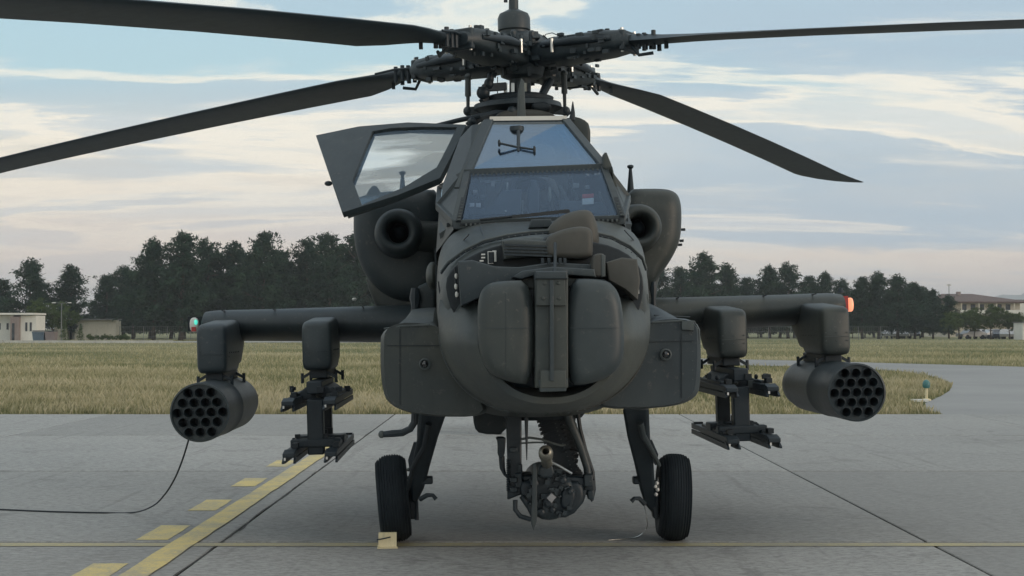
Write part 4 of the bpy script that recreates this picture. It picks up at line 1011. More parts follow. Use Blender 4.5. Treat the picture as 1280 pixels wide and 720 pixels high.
PXB('bulkhead', 'dark', [(604, 162), (712, 160), (760, 215), (790, 290), (560, 290), (575, 215)], 1.0, .98, 1.08, .02, 0, CK)

# compass on the upper windscreen and wire cutter
MB().lathe([(.05, 0), (.055, -.03), (.035, -.07), (.02, -.09), (.018, -.2), (.010, -.21)], P(646, 158, -.27), (0, 0, 1), 14).build('probe_mount', 'dark', CF)
mb = MB(); mb.tube([P(624, 179, -.58), P(647, 184, -.565), P(668, 187, -.62)], .008, 8); mb.ellip(P(624, 179, -.555), (.010, .01, .028), 8, 6); mb.ellip(P(668, 187, -.62), (.010, .01, .028), 8, 6)
mb.tube([P(648, 164, -.42), P(648, 190, -.60)], .012, 8); mb.build('vane_probe', 'dark', CF)
PXB('wire_cutter', 'olive_light', [(648.5, 110), (651, 99), (655, 103), (657, 150), (647.5, 150)], .5, .45, .75, .006, 0, HEL)
PXB('right_fin_antenna', 'olive', [(753, 209), (755.5, 191), (758, 191), (764, 206), (768, 222)], -.9, -.92, -.75, .006, 0, HEL)
PXB('wire_deflector', 'olive', [(764, 208), (768, 222), (772, 236), (766, 232)], -.95, -.97, -.85, .006, 0, HEL)

# ---- rotor fairing behind the canopy
mb = MB(); mb.loft([egg(.85, .06, .33, 3.14, 2.2, 2.7, 3, 3), egg(1.05, .06, .40, 3.17, 2.2, 2.7, 2.8, 3), egg(1.5, .06, .42, 3.20, 2.2, 2.7, 2.6, 3), egg(2.3, .05, .40, 3.1, 2.2, 2.6, 2.4, 3), egg(3.6, .03, .36, 2.75, 2.1, 2.4, 2.4, 3), egg(5.2, 0, .2, 2.2, 1.9, 2.0, 2, 2)])
DG = mb.build('rotor_fairing', 'olive', HEL, ang=50)
PXB('fairing_hump', 'olive_tan', [(615, 152), (622, 142), (640, 138), (672, 138), (690, 143), (700, 152)], 1.2, 1.1, 1.9, .04, 2, DG)
PXB('side_cowl', 'olive', [(712, 146), (728, 150), (737, 158), (737, 186), (726, 176), (712, 160)], 1.2, 1.1, 1.9, .03, 1, DG)
PXB('dark_patch', 'black', [(663, 130), (680, 128), (690, 133), (686, 140), (666, 140)], 1.2, 1.12, 1.3, .03, 1, DG)
MB().tube([P(716, 127, 1.0), P(716, 141, 1.0), P(715, 150, 1.0)], [.004, .018, .026], 8).build('blade_antenna', 'dark', DG)
MB().tube([P(704, 149, 1.1), P(714, 140, 1.1)], .008, 6).build('antenna_brace', 'dark', DG)
MB().tube([P(585, 158, 1.1), P(598, 148, 1.1), P(620, 142, 1.2), P(650, 145, 1.2)], .035, 8).build('fairing_rib', 'dark', DG)

# ---- engines
def engine(side):
    if side < 0:
        out = [(443, 246), (470, 239), (520, 236), (556, 236), (556, 372), (520, 378), (494, 376), (470, 362), (450, 335), (441, 300), (441, 262)]; c_ = (497, 289); low = [(455, 340), (545, 352), (545, 396), (500, 396), (476, 390), (464, 372)]
    else:
        out = [(772, 236), (828, 234), (846, 238), (853, 250), (854, 275), (852, 300), (842, 322), (826, 345), (812, 366), (772, 370)]; c_ = (800, 283); low = [(770, 345), (826, 340), (820, 366), (812, 384), (770, 384)]
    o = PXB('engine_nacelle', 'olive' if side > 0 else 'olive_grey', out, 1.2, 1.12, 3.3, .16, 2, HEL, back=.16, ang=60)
    o['label'] = 'engine nacelle right of the cockpit' if side > 0 else 'engine nacelle left of the cockpit, under the raised door'
    PXB('lower_cowl', 'olive', low, 1.3, 1.25, 3.0, .06, 1, o, back=.1, ang=60)
    c0 = P(c_[0], c_[1], .80); z = Vector((0, 0, 0))
    MB().lathe([(.080, .42), (.085, .12), (.092, .03), (.112, -.012), (.142, -.018), (.168, .02), (.182, .08), (.190, .18), (.205, .40)], c0, (0, 1, 0), 40, cap=False).build('intake_ring', 'olive' if side > 0 else 'olive_grey', o, ang=80)
    MB().lathe([(.0, .10), (.04, .12), (.06, .22), (.079, .30)], c0, (0, 1, 0), 24, cap=False).build('intake_cone', 'black', o, ang=80)
    MB().lathe([(.088, .28), (.088, .33)], c0, (0, 1, 0), 24).build('intake_throat', 'black', o)
    MB().tube([c0 + Vector((-side * .12, .28, -.02)), c0 + Vector((-side * .45, .40, -.04))], [.12, .13], 16).build('drive_fairing', 'olive', o)
    # exhaust stub
    MB().loft([egg(3.0, c0.x + side * .02, .22, 2.42, 2.02, 2.2), egg(3.9, c0.x + side * .14, .26, 2.50, 2.05, 2.28)]).build('exhaust', 'dark', o)
    return o
EL, ER = engine(-1), engine(1)
for e_, px, py0, py1 in ((ER, 788, 236, 209), (EL, 503, 240, 217)):
    a, b = P(px, py0, 1.6), P(px, py1, 1.6)
    MB().tube([a + Vector((0, 0, -.06)), b], [.034, .012], 10).build('antenna', 'dark', e_)
    MB().lathe([(.010, -.02), (.028, .0), (.028, .012), (.014, .02)], b, (0, 0, 1), 10).build('antenna_cap', 'dark', e_)
for x, y in ((854, 287), (852, 301), (850, 306)): MB().box(P(x, y, 1.4), (.03, .04, .02)).build('latch', 'dark', ER)
MB().tube([P(x, y, 1.25) for x, y in ((840, 240), (849, 256), (850, 282), (846, 310))], .004, 6).build('panel_seam', 'dark', ER)
PXB('exhaust_shield', 'olive_grey', [(455, 262), (456, 246), (463, 233), (470, 231), (475, 240), (480, 262)], 1.9, 1.9, 2.3, .03, 1, EL)

# ---- stub wings
def wing(side):
    mb = MB(); rings = []
    for (x, le, ch, zc, th) in ((.5, .90, 1.30, 1.60, .34), (1.2, .93, 1.22, 1.61, .30), (2.0, .98, 1.08, 1.625, .265), (2.50, 1.02, .98, 1.635, .25), (2.60, 1.05, .92, 1.64, .22), (2.62, 1.12, .76, 1.64, .12)):
        ring = []
        for j in range(28):
            t_ = 2 * PI * j / 28; cx = .5 * (1 - math.cos(t_)); yt = 5 * (.2969 * math.sqrt(max(cx, 0)) - .126 * cx - .3516 * cx ** 2 + .2843 * cx ** 3 - .1036 * cx ** 4)
            ring.append((side * x * (.968 if side < 0 else 1), le + ch * cx, zc + (1 if t_ < PI else -1) * yt * th * .98 - .05 * cx))
        rings.append(ring)
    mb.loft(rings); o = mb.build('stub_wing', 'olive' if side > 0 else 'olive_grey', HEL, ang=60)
    o['label'] = ('right' if side > 0 else 'left') + ' stub wing, with a ' + ('glowing orange' if side > 0 else 'green') + ' tip light'
    mb = MB()
    for x in (1.25, 1.95, 2.35): mb.bar((side * x, 1.0, 1.735), (side * x, 1.9, 1.70), .008, .008)
    mb.build('panel_seam', 'dark', o)
    tip = P(245, 406, 1.25) if side < 0 else P(1060, 381, 1.25)
    hx, hz = (.036, .058) if side < 0 else (.024, .056)
    L = empty('tip_light', (0, 0, 0)); L.parent = o
    poly = chaikin([Vector((tip.x - hx, tip.z - hz)), Vector((tip.x + hx, tip.z - hz)), Vector((tip.x + hx, tip.z + hz)), Vector((tip.x - hx, tip.z + hz))], 2)
    mb = MB(); puff(mb, poly, 1.15, 1.42, .02)
    bpy.data.objects.remove(L)
    mb.build('tip_light_lens', 'lens' if side < 0 else 'light_red', o, ang=60)
    if side < 0:
        mb = MB(); mb.ellip(tip + Vector((.018, -.10, .02)), (.014, .03, .022), 12, 8); mb.build('green_lamp', 'light_green', o)
        mb = MB(); mb.box(tip + Vector((.0, -.095, -.035)), (.035, .03, .035)); mb.build('red_reflector', 'red_label', o)
        mb = MB(); mb.bar(P(251, 396, 1.2), P(251, 414, 1.2), .03, .2); mb.build('tip_bracket', 'black', o)
    else:
        mb = MB(); mb.box(tip + Vector((-.055, .0, .01)), (.05, .25, .12)); mb.build('tip_bracket', 'red_label', o)
        mb = MB(); mb.tube([P(1051, 366, 1.3), P(1051, 360, 1.3)], [.03, .012], 8); mb.build('top_stub', 'dark', o)
    return o
WL, WR = wing(-1), wing(1)
MB().ellip(P(443, 374, 1.3), (.02, .02, .014), 8, 6).build('formation_light', 'white_bits', WL)

# ---- pylons
def pylon(x, side, outer_):
    mb = MB(); rings = []
    hw = .112
    for (y, f, zb, zt) in ((.30, .80, 1.29, 1.585), (.315, .92, 1.272, 1.605), (.345, .98, 1.262, 1.62), (.40, 1, 1.258, 1.63), (.92, .98, 1.26, 1.66), (.98, .96, 1.30, 1.66), (1.12, .92, 1.31, 1.66), (1.22, .86, 1.36, 1.66), (1.42, .7, 1.43, 1.66), (1.7, .35, 1.52, 1.62)):
        ring = []
        for j in range(24):
            t_ = 2 * PI * (j + .5) / 24; c_, s_ = math.cos(t_), math.sin(t_)
            ring.append((x + hw * f * math.copysign(abs(c_) ** .30, c_), y, (zb + zt) / 2 + (zt - zb) / 2 * math.copysign(abs(s_) ** .28, s_)))
        rings.append(ring)
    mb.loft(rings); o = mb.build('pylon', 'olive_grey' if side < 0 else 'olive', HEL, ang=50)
    MB().box((x, .78, 1.235), (.13, .72, .07)).build('ejector_rack', 'dark', o, bevel=.008)
    for sx in (-1, 1):
        for yy in (.45, 1.05):
            mb = MB(); mb.bar((x + sx * .05, yy, 1.25), (x + sx * .125, yy, 1.205), .03, .02); mb.tube([(x + sx * .125, yy, 1.24), (x + sx * .125, yy, 1.165)], .012, 8); mb.build('sway_brace', 'dark', o)
    mb = MB(); mb.bar((x - side * .0, .60, 1.45), (x, .60, 1.45), .01, .01)
    return o
XO, XI = 2.325, 1.55
for s_ in (-1, 1):
    for x in (XO, XI):
        o = pylon(s_ * x, s_, x == XO)

for s_ in (-1, 1):
    for x in (XO, XI):
        mb = MB(); xc = s_ * x
        mb.bar((xc - .09, .296, 1.40), (xc + .09, .296, 1.40), .004, .004)
        for dz in (.03, -.03):
            for dx in (-.08, 0, .08): mb.box((xc + dx, .297, 1.40 + dz), (.008, .006, .008))
        for sx in (-1, 1):
            mb.bar((xc + sx * .113, .42, 1.38), (xc + sx * .113, .95, 1.38), .004, .006)
            for q in range(6): mb.box((xc + sx * .113, .45 + q * .09, 1.41), (.005, .009, .009))
        mb.build('pylon_fasteners', 'olive_light' if s_ > 0 else 'hub', HEL)['kind'] = 'stuff'

# ---- rocket pods
from mathutils import geometry as mg
def pod(side):
    x, z, y0 = side * XO, 1.005, -.22; cx = Vector((x, y0, z)); r_ = .208
    mb = MB(); mb.lathe([(r_ - .014, .03), (r_ - .012, .0), (r_, .004), (r_ + .001, .05), (r_, .052), (r_, .62), (r_ + .003, .63), (r_ + .003, .68), (r_, .69), (r_, 1.40), (r_ - .02, 1.60), (r_ - .05, 1.66)], cx, (0, 1, 0), 56, cap=False)
    o = mb.build('rocket_pod', 'olive_grey', HEL, ang=40); o['label'] = 'nineteen tube rocket pod under the ' + ('right' if side > 0 else 'left') + ' wing tip'
    pit = .0795; hr = .0335; cs = []
    for row, n_ in zip((-2, -1, 0, 1, 2), (3, 4, 5, 4, 3)):
        for i in range(n_): cs.append(((i - (n_ - 1) / 2) * pit, row * pit * .866))
    vs = []; ed = []
    def circ(a, b, rr, n_):
        s0 = len(vs)
        for j in range(n_): vs.append(Vector((a + rr * math.cos(2 * PI * j / n_), b + rr * math.sin(2 * PI * j / n_)))); ed.append((s0 + j, s0 + (j + 1) % n_))
    circ(0, 0, r_ - .013, 56)
    for a, b in cs: circ(a, b, hr, 18)
    v2, e2, f2, *_ = mg.delaunay_2d_cdt(vs, ed, [], 1, 1e-6)
    keep = []
    for f in f2:
        c_ = sum((v2[i] for i in f), Vector((0, 0))) / len(f)
        if all((c_ - Vector(k_)).length > hr * .98 for k_ in cs): keep.append(tuple(f))
    mb = MB(); mb.add([(x + p.x, y0 + .022, z + p.y) for p in v2], keep); mb.build('face_plate', 'olive_grey', o)
    MB().lathe([(r_ - .013, .03), (r_ - .013, .02)], cx, (0, 1, 0), 40).build('inner_rim', 'dark', o) if False else None
    t0 = MB().lathe([(hr - .002, .42), (hr - .002, .01), (hr, .004), (hr + .003, .006), (hr + .003, .03), (hr + .002, .425)], (0, 0, 0), (0, 1, 0), 18, cap=False).build('launch_tube', 'olive_grey', o)
    bk = MB().lathe([(hr, .40), (hr, .44)], (0, 0, 0), (0, 1, 0), 14)
    first = True
    for a, b in cs:
        q = t0 if first else t0.copy()
        if not first: C.objects.link(q)
        first = False
        q.location = (x + a, y0, z + b)
    mb = MB()
    for a, b in cs: mb.lathe([(hr, .20), (hr, .22)], (x + a, y0, z + b), (0, 1, 0), 12)
    mb.build('tube_end_plate', 'dark', o)
    mb = MB()
    for yy in (.46, 1.02): mb.box((x, yy, z + r_ + .006), (.05, .07, .04))
    mb.build('mounting_lug', 'dark', o)
    return o
PODL, PODR = pod(-1), pod(1)

# ---- missile launchers
def launcher(side):
    x = side * XI; sp = .145
    zt = 1.06; zl = .70
    mb = MB(); mb.box((x, .55, 1.145), (.11, 1.0, .09)); mb.prism([(x - .14, .25, 1.10), (x - .07, .25, 1.15), (x + .07, .25, 1.15), (x + .14, .25, 1.10), (x + .18, .25, 1.05), (x - .18, .25, 1.05)], 0, 0, (0, .7, 0))
    o = mb.build('missile_launcher', 'dark', HEL, bevel=.008); o['label'] = 'empty four rail missile launcher under the ' + ('right' if side > 0 else 'left') + ' wing'
    for yy in (.12, .86):
        MB().box((x, yy, .86), (.118 if yy < .5 else .10, .11, .40)).build('upright', 'dark', o, bevel=.01)
    MB().box((x, .5, .745), (.36, .22, .06)).build('lower_crossbeam', 'dark', o, bevel=.01)
    MB().box((x, .1, .745), (.36, .10, .06)).build('lower_crossbeam', 'dark', o, bevel=.01)
    for zz in (zt, zl):
        for sx in (-1, 1):
            xx = x + sx * sp; f0 = -.32
            mb = MB(); mb.box((xx, f0 + .84, zz), (.078, 1.56, .045)); mb.box((xx, f0 + .75, zz + .03), (.045, .9, .025))
            mb.bar((xx, f0 + .08, zz + .0), (xx, f0 - .04, zz - .005), .085, .06, h2=.03)
            r_ = mb.build('launch_rail', 'dark', o, bevel=.005)
            for s2 in (-1, 1):
                mb = MB(); mb.box((xx + s2 * .036, f0 + .80, zz - .045), (.014, 1.60, .035)); mb.bar((xx + s2 * .036, f0 + .05, zz - .03), (xx + s2 * .040, f0 - .05, zz - .055), .016, .06, h2=.012); mb.build('rail_flange', 'dark', r_)
            mb = MB(); mb.box((xx + .02, f0 + .22, zz + .045), (.04, .10, .035)); mb.ellip((xx - .02, f0 + .45, zz + .065), (.015, .03, .02), 8, 6); mb.box((xx, f0 + 1.5, zz + .01), (.07, .05, .05)); mb.build('rail_latch', 'black', r_)
            mb = MB(); mb.box((xx - .028, f0 - .03, zz - .028), (.012, .012, .022)); mb.build('contact', 'white_bits', r_)
    mb = MB(); mb.ellip((x - side * .02, .22, 1.09), (.03, .03, .03), 10, 8); mb.box((x + .10, .20, 1.07), (.05, .05, .05)); mb.build('connector', 'olive_light', o)
    mb = MB(); rr = random.Random(5)
    for q in range(16):
        mb.box((x + rr.uniform(-.2, .2), rr.uniform(-.1, .9), rr.choice((1.13, 1.10, .79))), (rr.uniform(.02, .05), rr.uniform(.02, .06), rr.uniform(.02, .05)))
    mb.build('fittings', 'black', o)['kind'] = 'stuff'
    return o
launcher(-1); launcher(1)

# ---- main landing gear
def gear(side):
    roll = .0288 * side
    zoff = -roll * 1.017
    cx = side * 1.017 + (.02 if side < 0 else 0); ax = Vector((cx, 0, .31 + zoff)); tilt = side * R(3.5)
    e = MB()
    a = Euler((0, tilt, 0)).to_matrix() @ Vector((1, 0, 0))
    a = Matrix.Rotation(R(-2.5) * side, 3, 'Z') @ a
    a.z = -a.z if False else a.z
    prof = []
    W2 = .112; Rr = .312
    pts = [(.17, -W2 * .80), (.20, -W2 * .96), (.235, -W2)]
    for i in range(13):
        t_ = i / 12; h_ = -W2 + 2 * W2 * t_; rr = Rr - .052 * abs(2 * t_ - 1) ** 3.2
        pts.append((rr - .0, h_ * .985))
        if 1 <= i < 12:
            pts.append((rr + .001, h_ + .0035)); pts.append((rr - .007, h_ + .005)); pts.append((rr - .007, h_ + .010)); pts.append((rr + .001, h_ + .0115))
    pts += [(.235, W2), (.20, W2 * .96), (.17, W2 * .80)]
    pts = sorted(pts[:3], key=lambda p: p[0]) + sorted(pts[3:-3], key=lambda p: p[1]) + pts[-3:]
    w_ = MB().lathe([(.165, -.05), (.165, .05)], ax, a, 28).build('main_wheel', 'black', HEL); w_['label'] = 'left main wheel, chocked' if side < 0 else 'right main wheel'
    MB().lathe(pts, ax, a, 56, cap=False).build('tyre', 'rubber', w_, ang=50)
    MB().lathe([(.175, -.075), (.165, -.09), (.14, -.05), (.06, -.04), (.05, -.09), (.0, -.09)] if side > 0 else [(.175, .075), (.165, .09), (.14, .05), (.06, .04), (.05, .09), (.0, .09)], ax, a, 28, cap=False).build('rim', 'olive_grey', w_)
    MB().lathe([(.10, .05 * -side), (.14, .07 * -side), (.14, .11 * -side), (.10, .12 * -side)], ax, a, 24).build('brake_disc', 'hub', w_)
    yl = -.35
    def Q(px, py, y_=yl): return P(px, py, y_)
    if side < 0:
        mb = MB(); mb.loft([[Q(524, 514, -.75), Q(559, 514, -.75), Q(559, 514, -.5), Q(524, 514, -.5)], [Q(522, 545, -.6), Q(548, 545, -.6), Q(548, 545, -.36), Q(522, 545, -.36)], [Q(515, 580, -.42), Q(538, 580, -.42), Q(538, 580, -.2), Q(515, 580, -.2)], [Q(513, 610, -.25), Q(530, 610, -.25), Q(530, 610, -.04), Q(513, 610, -.04)], [Q(514, 628, -.18), Q(521, 628, -.18), Q(521, 628, -.02), Q(514, 628, -.02)]])
        L = mb.build('landing_leg', 'dark', HEL, bevel=.02, seg=3)
        MB().tube([Q(536, 530, -.7), Q(530, 560, -.6), Q(516, 585, -.5), Q(510, 612, -.3)], [.022, .020, .018, .014], 10).build('brake_hose', 'black', L)
        MB().prism([Q(510, 575, -.3), Q(517, 553, -.3), Q(522, 553, -.3), Q(522, 585, -.3), Q(512, 590, -.3)], 0, 0, (0, .06, 0)).build('torque_plate', 'dark', L)
        MB().tube([Q(525, 624, -.25), Q(534, 619, -.28), Q(541, 619, -.3), Q(545, 624, -.3)], [.018, .016, .014, .016], 8).build('tow_hook', 'dark', L)
        MB().box(Q(534, 600, -.25), (.08, .08, .055)).build('gear_lug', 'dark', L, bevel=.012)
        MB().box(Q(516, 625, -.1), (.05, .10, .26)).build('caliper', 'black', L, bevel=.01)
        MB().tube([Q(521, 625, -.15), Q(521, 650, -.15)], [.010, .016], 8).build('drain_tube', 'dark', L)
        mb = MB()
        for x, y in ((511, 587), (511, 597), (509, 606), (513, 601)): mb.ellip(Q(x, y, -.2), (.016, .02, .014), 8, 6)
        mb.build('fitting', 'olive_light', L); MB().tube([Q(513, 600, -.28), Q(511, 612, -.28)], .006, 6).build('pin', 'steel', L)
        mb = MB(); mb.loft([[Q(522, 514, .1), Q(530, 514, .1), Q(530, 514, .2), Q(522, 514, .2)], [Q(520, 596, -.12), Q(528, 596, -.12), Q(528, 596, -.02), Q(520, 596, -.02)]]); mb.build('shock_strut', 'olive_grey', L)
    else:
        mb = MB(); mb.loft([[Q(778, 510, -.75), Q(811, 510, -.75), Q(811, 510, -.5), Q(778, 510, -.5)], [Q(784, 545, -.6), Q(812, 545, -.6), Q(812, 545, -.36), Q(784, 545, -.36)], [Q(793, 580, -.42), Q(817, 580, -.42), Q(817, 580, -.2), Q(793, 580, -.2)], [Q(800, 612, -.25), Q(819, 612, -.25), Q(819, 612, -.04), Q(800, 612, -.04)], [Q(806, 630, -.18), Q(821, 648, -.18), Q(821, 648, -.02), Q(806, 630, -.02)]])
        L = mb.build('landing_leg', 'dark', HEL, bevel=.02, seg=3)
        MB().tube([Q(800, 528, -.72), Q(804, 545, -.65), Q(817, 568, -.5), Q(824, 582, -.4)], [.024, .022, .018, .014], 10).build('brake_hose', 'olive_grey', L)
        MB().prism([Q(808, 550, -.3), Q(815, 550, -.3), Q(823, 568, -.3), Q(820, 582, -.3), Q(812, 570, -.3)], 0, 0, (0, .06, 0)).build('torque_plate', 'dark', L)
        MB().tube([Q(806, 630, -.25), Q(799, 623, -.28), Q(793, 623, -.3), Q(789, 627, -.3)], [.018, .016, .014, .016], 8).build('tow_hook', 'dark', L)
        MB().box(Q(796, 600, -.25), (.06, .08, .055)).build('gear_lug', 'dark', L, bevel=.012)
        MB().prism([Q(814, 622, -.2), Q(820, 600, -.2), Q(824, 620, -.2), Q(823, 650, -.2), Q(817, 648, -.2)], 0, 0, (0, .1, 0)).build('caliper', 'black', L, bevel=.008)
        mb = MB()
        for x, y in ((821, 604), (822, 612), (820, 618), (819, 608)): mb.ellip(Q(x, y, -.25), (.014, .02, .014), 8, 6)
        mb.build('fitting', 'white_bits', L)
        mb = MB(); mb.loft([[Q(804, 510, .1), Q(811, 510, .1), Q(811, 510, .2), Q(804, 510, .2)], [Q(806, 600, -.12), Q(815, 600, -.12), Q(815, 600, -.02), Q(806, 600, -.02)]]); mb.build('shock_strut', 'olive_tan', L)
gear(-1); gear(1)

# ---- chain gun under the nose
G = -.85
def g(px, py, y=G): return P(px, py, y)
c0 = g(682, 516); GUN = MB().lathe([(.26, -.05), (.30, .0), (.34, .06), (.36, .2)], (c0.x, G + .25, c0.z), (0, 0, 1), 32).build('chain_gun', 'black', HEL); GUN['label'] = 'chain gun hanging under the nose with feed chute and barrel'
MB().loft([[g(632, 514, -.95), g(652, 514, -.95), g(652, 514, -.7), g(632, 514, -.7)], [g(634, 575, -.95), g(652, 575, -.95), g(652, 575, -.75), g(634, 575, -.75)], [g(634, 625, -.95), g(652, 618, -.95), g(652, 618, -.8), g(634, 625, -.8)]]).build('cradle_arm', 'dark', GUN, bevel=.01)
PXB('arm_actuator', 'dark', [(619, 546), (632, 546), (632, 552), (630, 572), (622, 572), (622, 552)], -.9, -.95, -.85, .01, 1, GUN)
MB().tube([g(x, y, -.92) for x, y in ((627, 570), (628, 585), (631, 593), (636, 598))], [.020, .018, .010, .008], 8).build('hose', 'dark', GUN)
mb = MB()
for i in range(18): mb.lathe([(.012, -.004), (.016, 0), (.012, .004)], g(635.5, 575 + i * 2.2, -.97), (0, 0, 1), 8)
mb.build('spring', 'dark', GUN)
for y in (562, 600, 612): MB().box(g(642, y, -.97), (.05, .03, .035)).build('arm_bracket', 'hub', GUN, bevel=.006)
MB().tube([g(x, y) for x, y in ((708, 514), (716, 535), (727, 562), (734, 585), (736, 605))], [.034, .032, .028, .026, .030], 12).build('support_strut', 'olive_grey', GUN)
MB().tube([g(x, y, -.80) for x, y in ((722, 514), (725, 535), (732, 562), (741, 590), (742, 612), (740, 626))], [.014, .013, .012, .013, .016, .010], 8).build('strut_cable', 'dark', GUN)
PXB('strut_foot', 'dark', [(731, 598), (742, 598), (742, 618), (739, 627), (734, 620), (728, 612)], -.85, -.92, -.70, .01, 0, GUN)
def chute(name, pts, w_, n_):
    mb = MB(); Ps = [g(x, y, yy) for x, y, yy in pts]; L_ = []
    for i in range(n_):
        f = i / (n_ - 1) * (len(Ps) - 1); k_ = min(int(f), len(Ps) - 2); p = Ps[k_].lerp(Ps[k_ + 1], f - k_); d_ = (Ps[k_ + 1] - Ps[k_]).normalized()
        s_ = w_ if i % 2 else w_ * .82
        L_.append((p, d_, s_))
    for p, d_, s_ in L_:
        mb.bar(p - d_ * .008, p + d_ * .008, s_, s_ * .55, up=(0, -1, .3))
    o = mb.build(name, 'black', GUN)
    mb = MB(); 
    for p, d_, s_ in L_[::2]:
        x_ = d_.cross(Vector((0, -1, .3))).normalized()
        mb.box(p + x_ * s_ * .47 + Vector((0, -.03, 0)), (.010, .008, .008)); mb.box(p - x_ * s_ * .30 + Vector((0, -.045, 0)), (.010, .008, .008))
    mb.build('chute_link', 'olive_light', o)['kind'] = 'stuff'
chute('feed_chute', [(683, 516, -.7), (690, 540, -.72), (700, 565, -.74), (708, 590, -.75)], .15, 30)
chute('return_chute', [(708, 516, -.6), (713, 540, -.62), (715, 560, -.65), (712, 585, -.7), (720, 596, -.7)], .10, 30)
MB().prism([g(678, 514, -.6), g(718, 514, -.6), (g(718, 560, -.6)), g(716, 600, -.6), g(696, 600, -.6)], 0, 0, (0, .05, 0)).build('chute_guard', 'black', GUN)
PXB('gun_beam', 'dark', [(652, 592), (700, 592), (730, 595), (732, 607), (700, 612), (652, 614)], G, -.95, -.7, .02, 0, GUN)
PXB('receiver', 'hub', [(664, 590), (682, 583), (704, 592), (716, 602), (718, 625), (706, 640), (690, 648), (672, 646), (660, 632), (658, 605)], G, -1.0, -.4, .04, 1, GUN)
PXB('drive_motor', 'dark', [(648, 600), (664, 596), (670, 612), (666, 630), (652, 626)], G, -1.0, -.7, .03, 1, GUN)
PXB('recoil_housing', 'dark', [(706, 598), (726, 600), (730, 622), (716, 640), (700, 640)], G, -.98, -.6, .03, 1, GUN)
PXB('receiver_side', 'dark', [(700, 606), (716, 604), (717, 622), (708, 634), (698, 630)], G, -1.03, -.9, .02, 1, GUN)
mb = MB(); rr = random.Random(11)
for q in range(90):
    x, y = rr.uniform(656, 718), rr.uniform(586, 646)
    if (x - 688) ** 2 / 900 + (y - 616) ** 2 / 1000 > 1: continue
    s_ = rr.uniform(.012, .035); mb.box(g(x, y, -1.0 - rr.uniform(0, .03)), (s_, .04, rr.uniform(.01, .035)), (0, rr.uniform(-.6, .6), 0))
mb.build('gun_fittings', 'hub', GUN)['kind'] = 'stuff'
for x, y, r_ in ((676, 640, .024), (690, 637, .02), (703, 600, .026), (668, 604, .026), (712, 614, .02), (685, 628, .034)):
    MB().lathe([(r_, 0), (r_ * .95, -.03), (r_ * .5, -.036), (r_ * .5, -.05)], g(x, y, -1.02), (0, 1, 0), 14).build('cap', 'dark', GUN)
PXB('data_plate', 'car_silver', [(683, 622), (689, 616), (695, 621), (689, 628)], -1.05, -1.075, -1.03, .002, 0, GUN)
m0 = g(682, 564, -1.42); m1 = g(686, 602, -.6); dm = (m1 - m0).normalized()
MB().lathe([(.020, .20), (.021, .0), (.024, -.004), (.036, .0), (.044, .02), (.047, .06), (.043, .13), (.036, .16), (.034, .9)], m0, dm, 24, cap=False).build('barrel', 'brass', GUN, ang=60)
MB().lathe([(.022, .14), (.022, .16)], m0, dm, 16).build('bore', 'black', GUN)
PXB('barrel_clamp', 'hub', [(674, 580), (690, 578), (694, 596), (672, 598)], -1.1, -1.12, -.95, .015, 1, GUN)
MB().tube([g(x, y, -1.1) for x, y in ((688, 577), (700, 583), (715, 592))], .009, 8).build('brace_rod', 'steel', GUN)
MB().tube([g(x, y, -.98) for x, y in ((652, 549), (662, 547), (676, 549), (690, 554), (702, 557), (707, 556))], .008, 8).build('hose', 'olive_light', GUN)
MB().tube([g(x, y, -.98) for x, y in ((652, 554), (668, 553), (680, 553))], .006, 8).build('hose', 'olive_light', GUN)
MB().tube([g(x, y, -1.0) for x, y in ((644, 625), (644, 637), (650, 645), (662, 649), (668, 649))], .016, 10).build('guard_tube', 'dark', GUN)
MB().tube([g(x, y, -1.0) for x, y in ((652, 620), (662, 635), (667, 645))], .018, 10).build('guard_tube', 'dark', GUN)
MB().tube([g(x, y, -.95) for x, y in ((697, 644), (706, 644), (716, 639), (727, 626), (731, 612))], .016, 10).build('guard_tube', 'dark', GUN)
PXB('guard_blade', 'olive_grey', [(666, 580), (671, 578), (671, 650), (667, 663), (664, 655), (665, 620)], -1.15, -1.17, -1.13, .004, 0, GUN)
MB().tube([g(658, 516, -1.1), g(658, 535, -1.1), g(658.5, 575, -1.1)], [.014, .011, .003], 8).build('antenna_spike', 'dark', GUN)
for (x, y, w_, h_) in ((735, 600, .06, .08), (738, 618, .04, .06), (722, 610, .05, .06), (648, 600, .05, .10), (650, 585, .03, .06)): MB().box(g(x, y, -.93), (w_, .08, h_)).build('mounting_bracket', 'hub', GUN, bevel=.008)

# ---- tail
FIN = MB().loft([[(x * (.09 if abs(yy - 11.2) < .5 else .05), yy, z_) for x, yy in ((-1, 11.0), (1, 11.0), (.3, 11.9), (-.3, 11.9))] if False else [(-.08, y0_, z_), (.08, y0_, z_), (.05, y1_, z_), (-.05, y1_, z_)] for y0_, y1_, z_ in ((10.5, 11.7, 1.7), (11.3, 12.2, 3.2), (11.45, 12.2, 3.35))]).build('tail_fin', 'olive', HEL, bevel=.02)
mb = MB(); mb.loft([[(x, 10.9, 1.42), (x, 11.0, 1.46), (x, 11.9, 1.44), (x, 12.0, 1.42), (x, 11.9, 1.40), (x, 11.0, 1.38)] for x in (-1.6, -.2, .2, 1.6)]); mb.build('stabilator', 'olive', HEL)
mb = MB(); mb.loft([[(-.2, 9.2, 1.6), (.2, 9.2, 1.6), (.2, 9.5, 1.6), (-.2, 9.5, 1.6)], [(-.05, 10.4, .5), (.05, 10.4, .5), (.05, 10.6, .5), (-.05, 10.6, .5)]]); mb.build('tail_leg', 'dark', HEL)
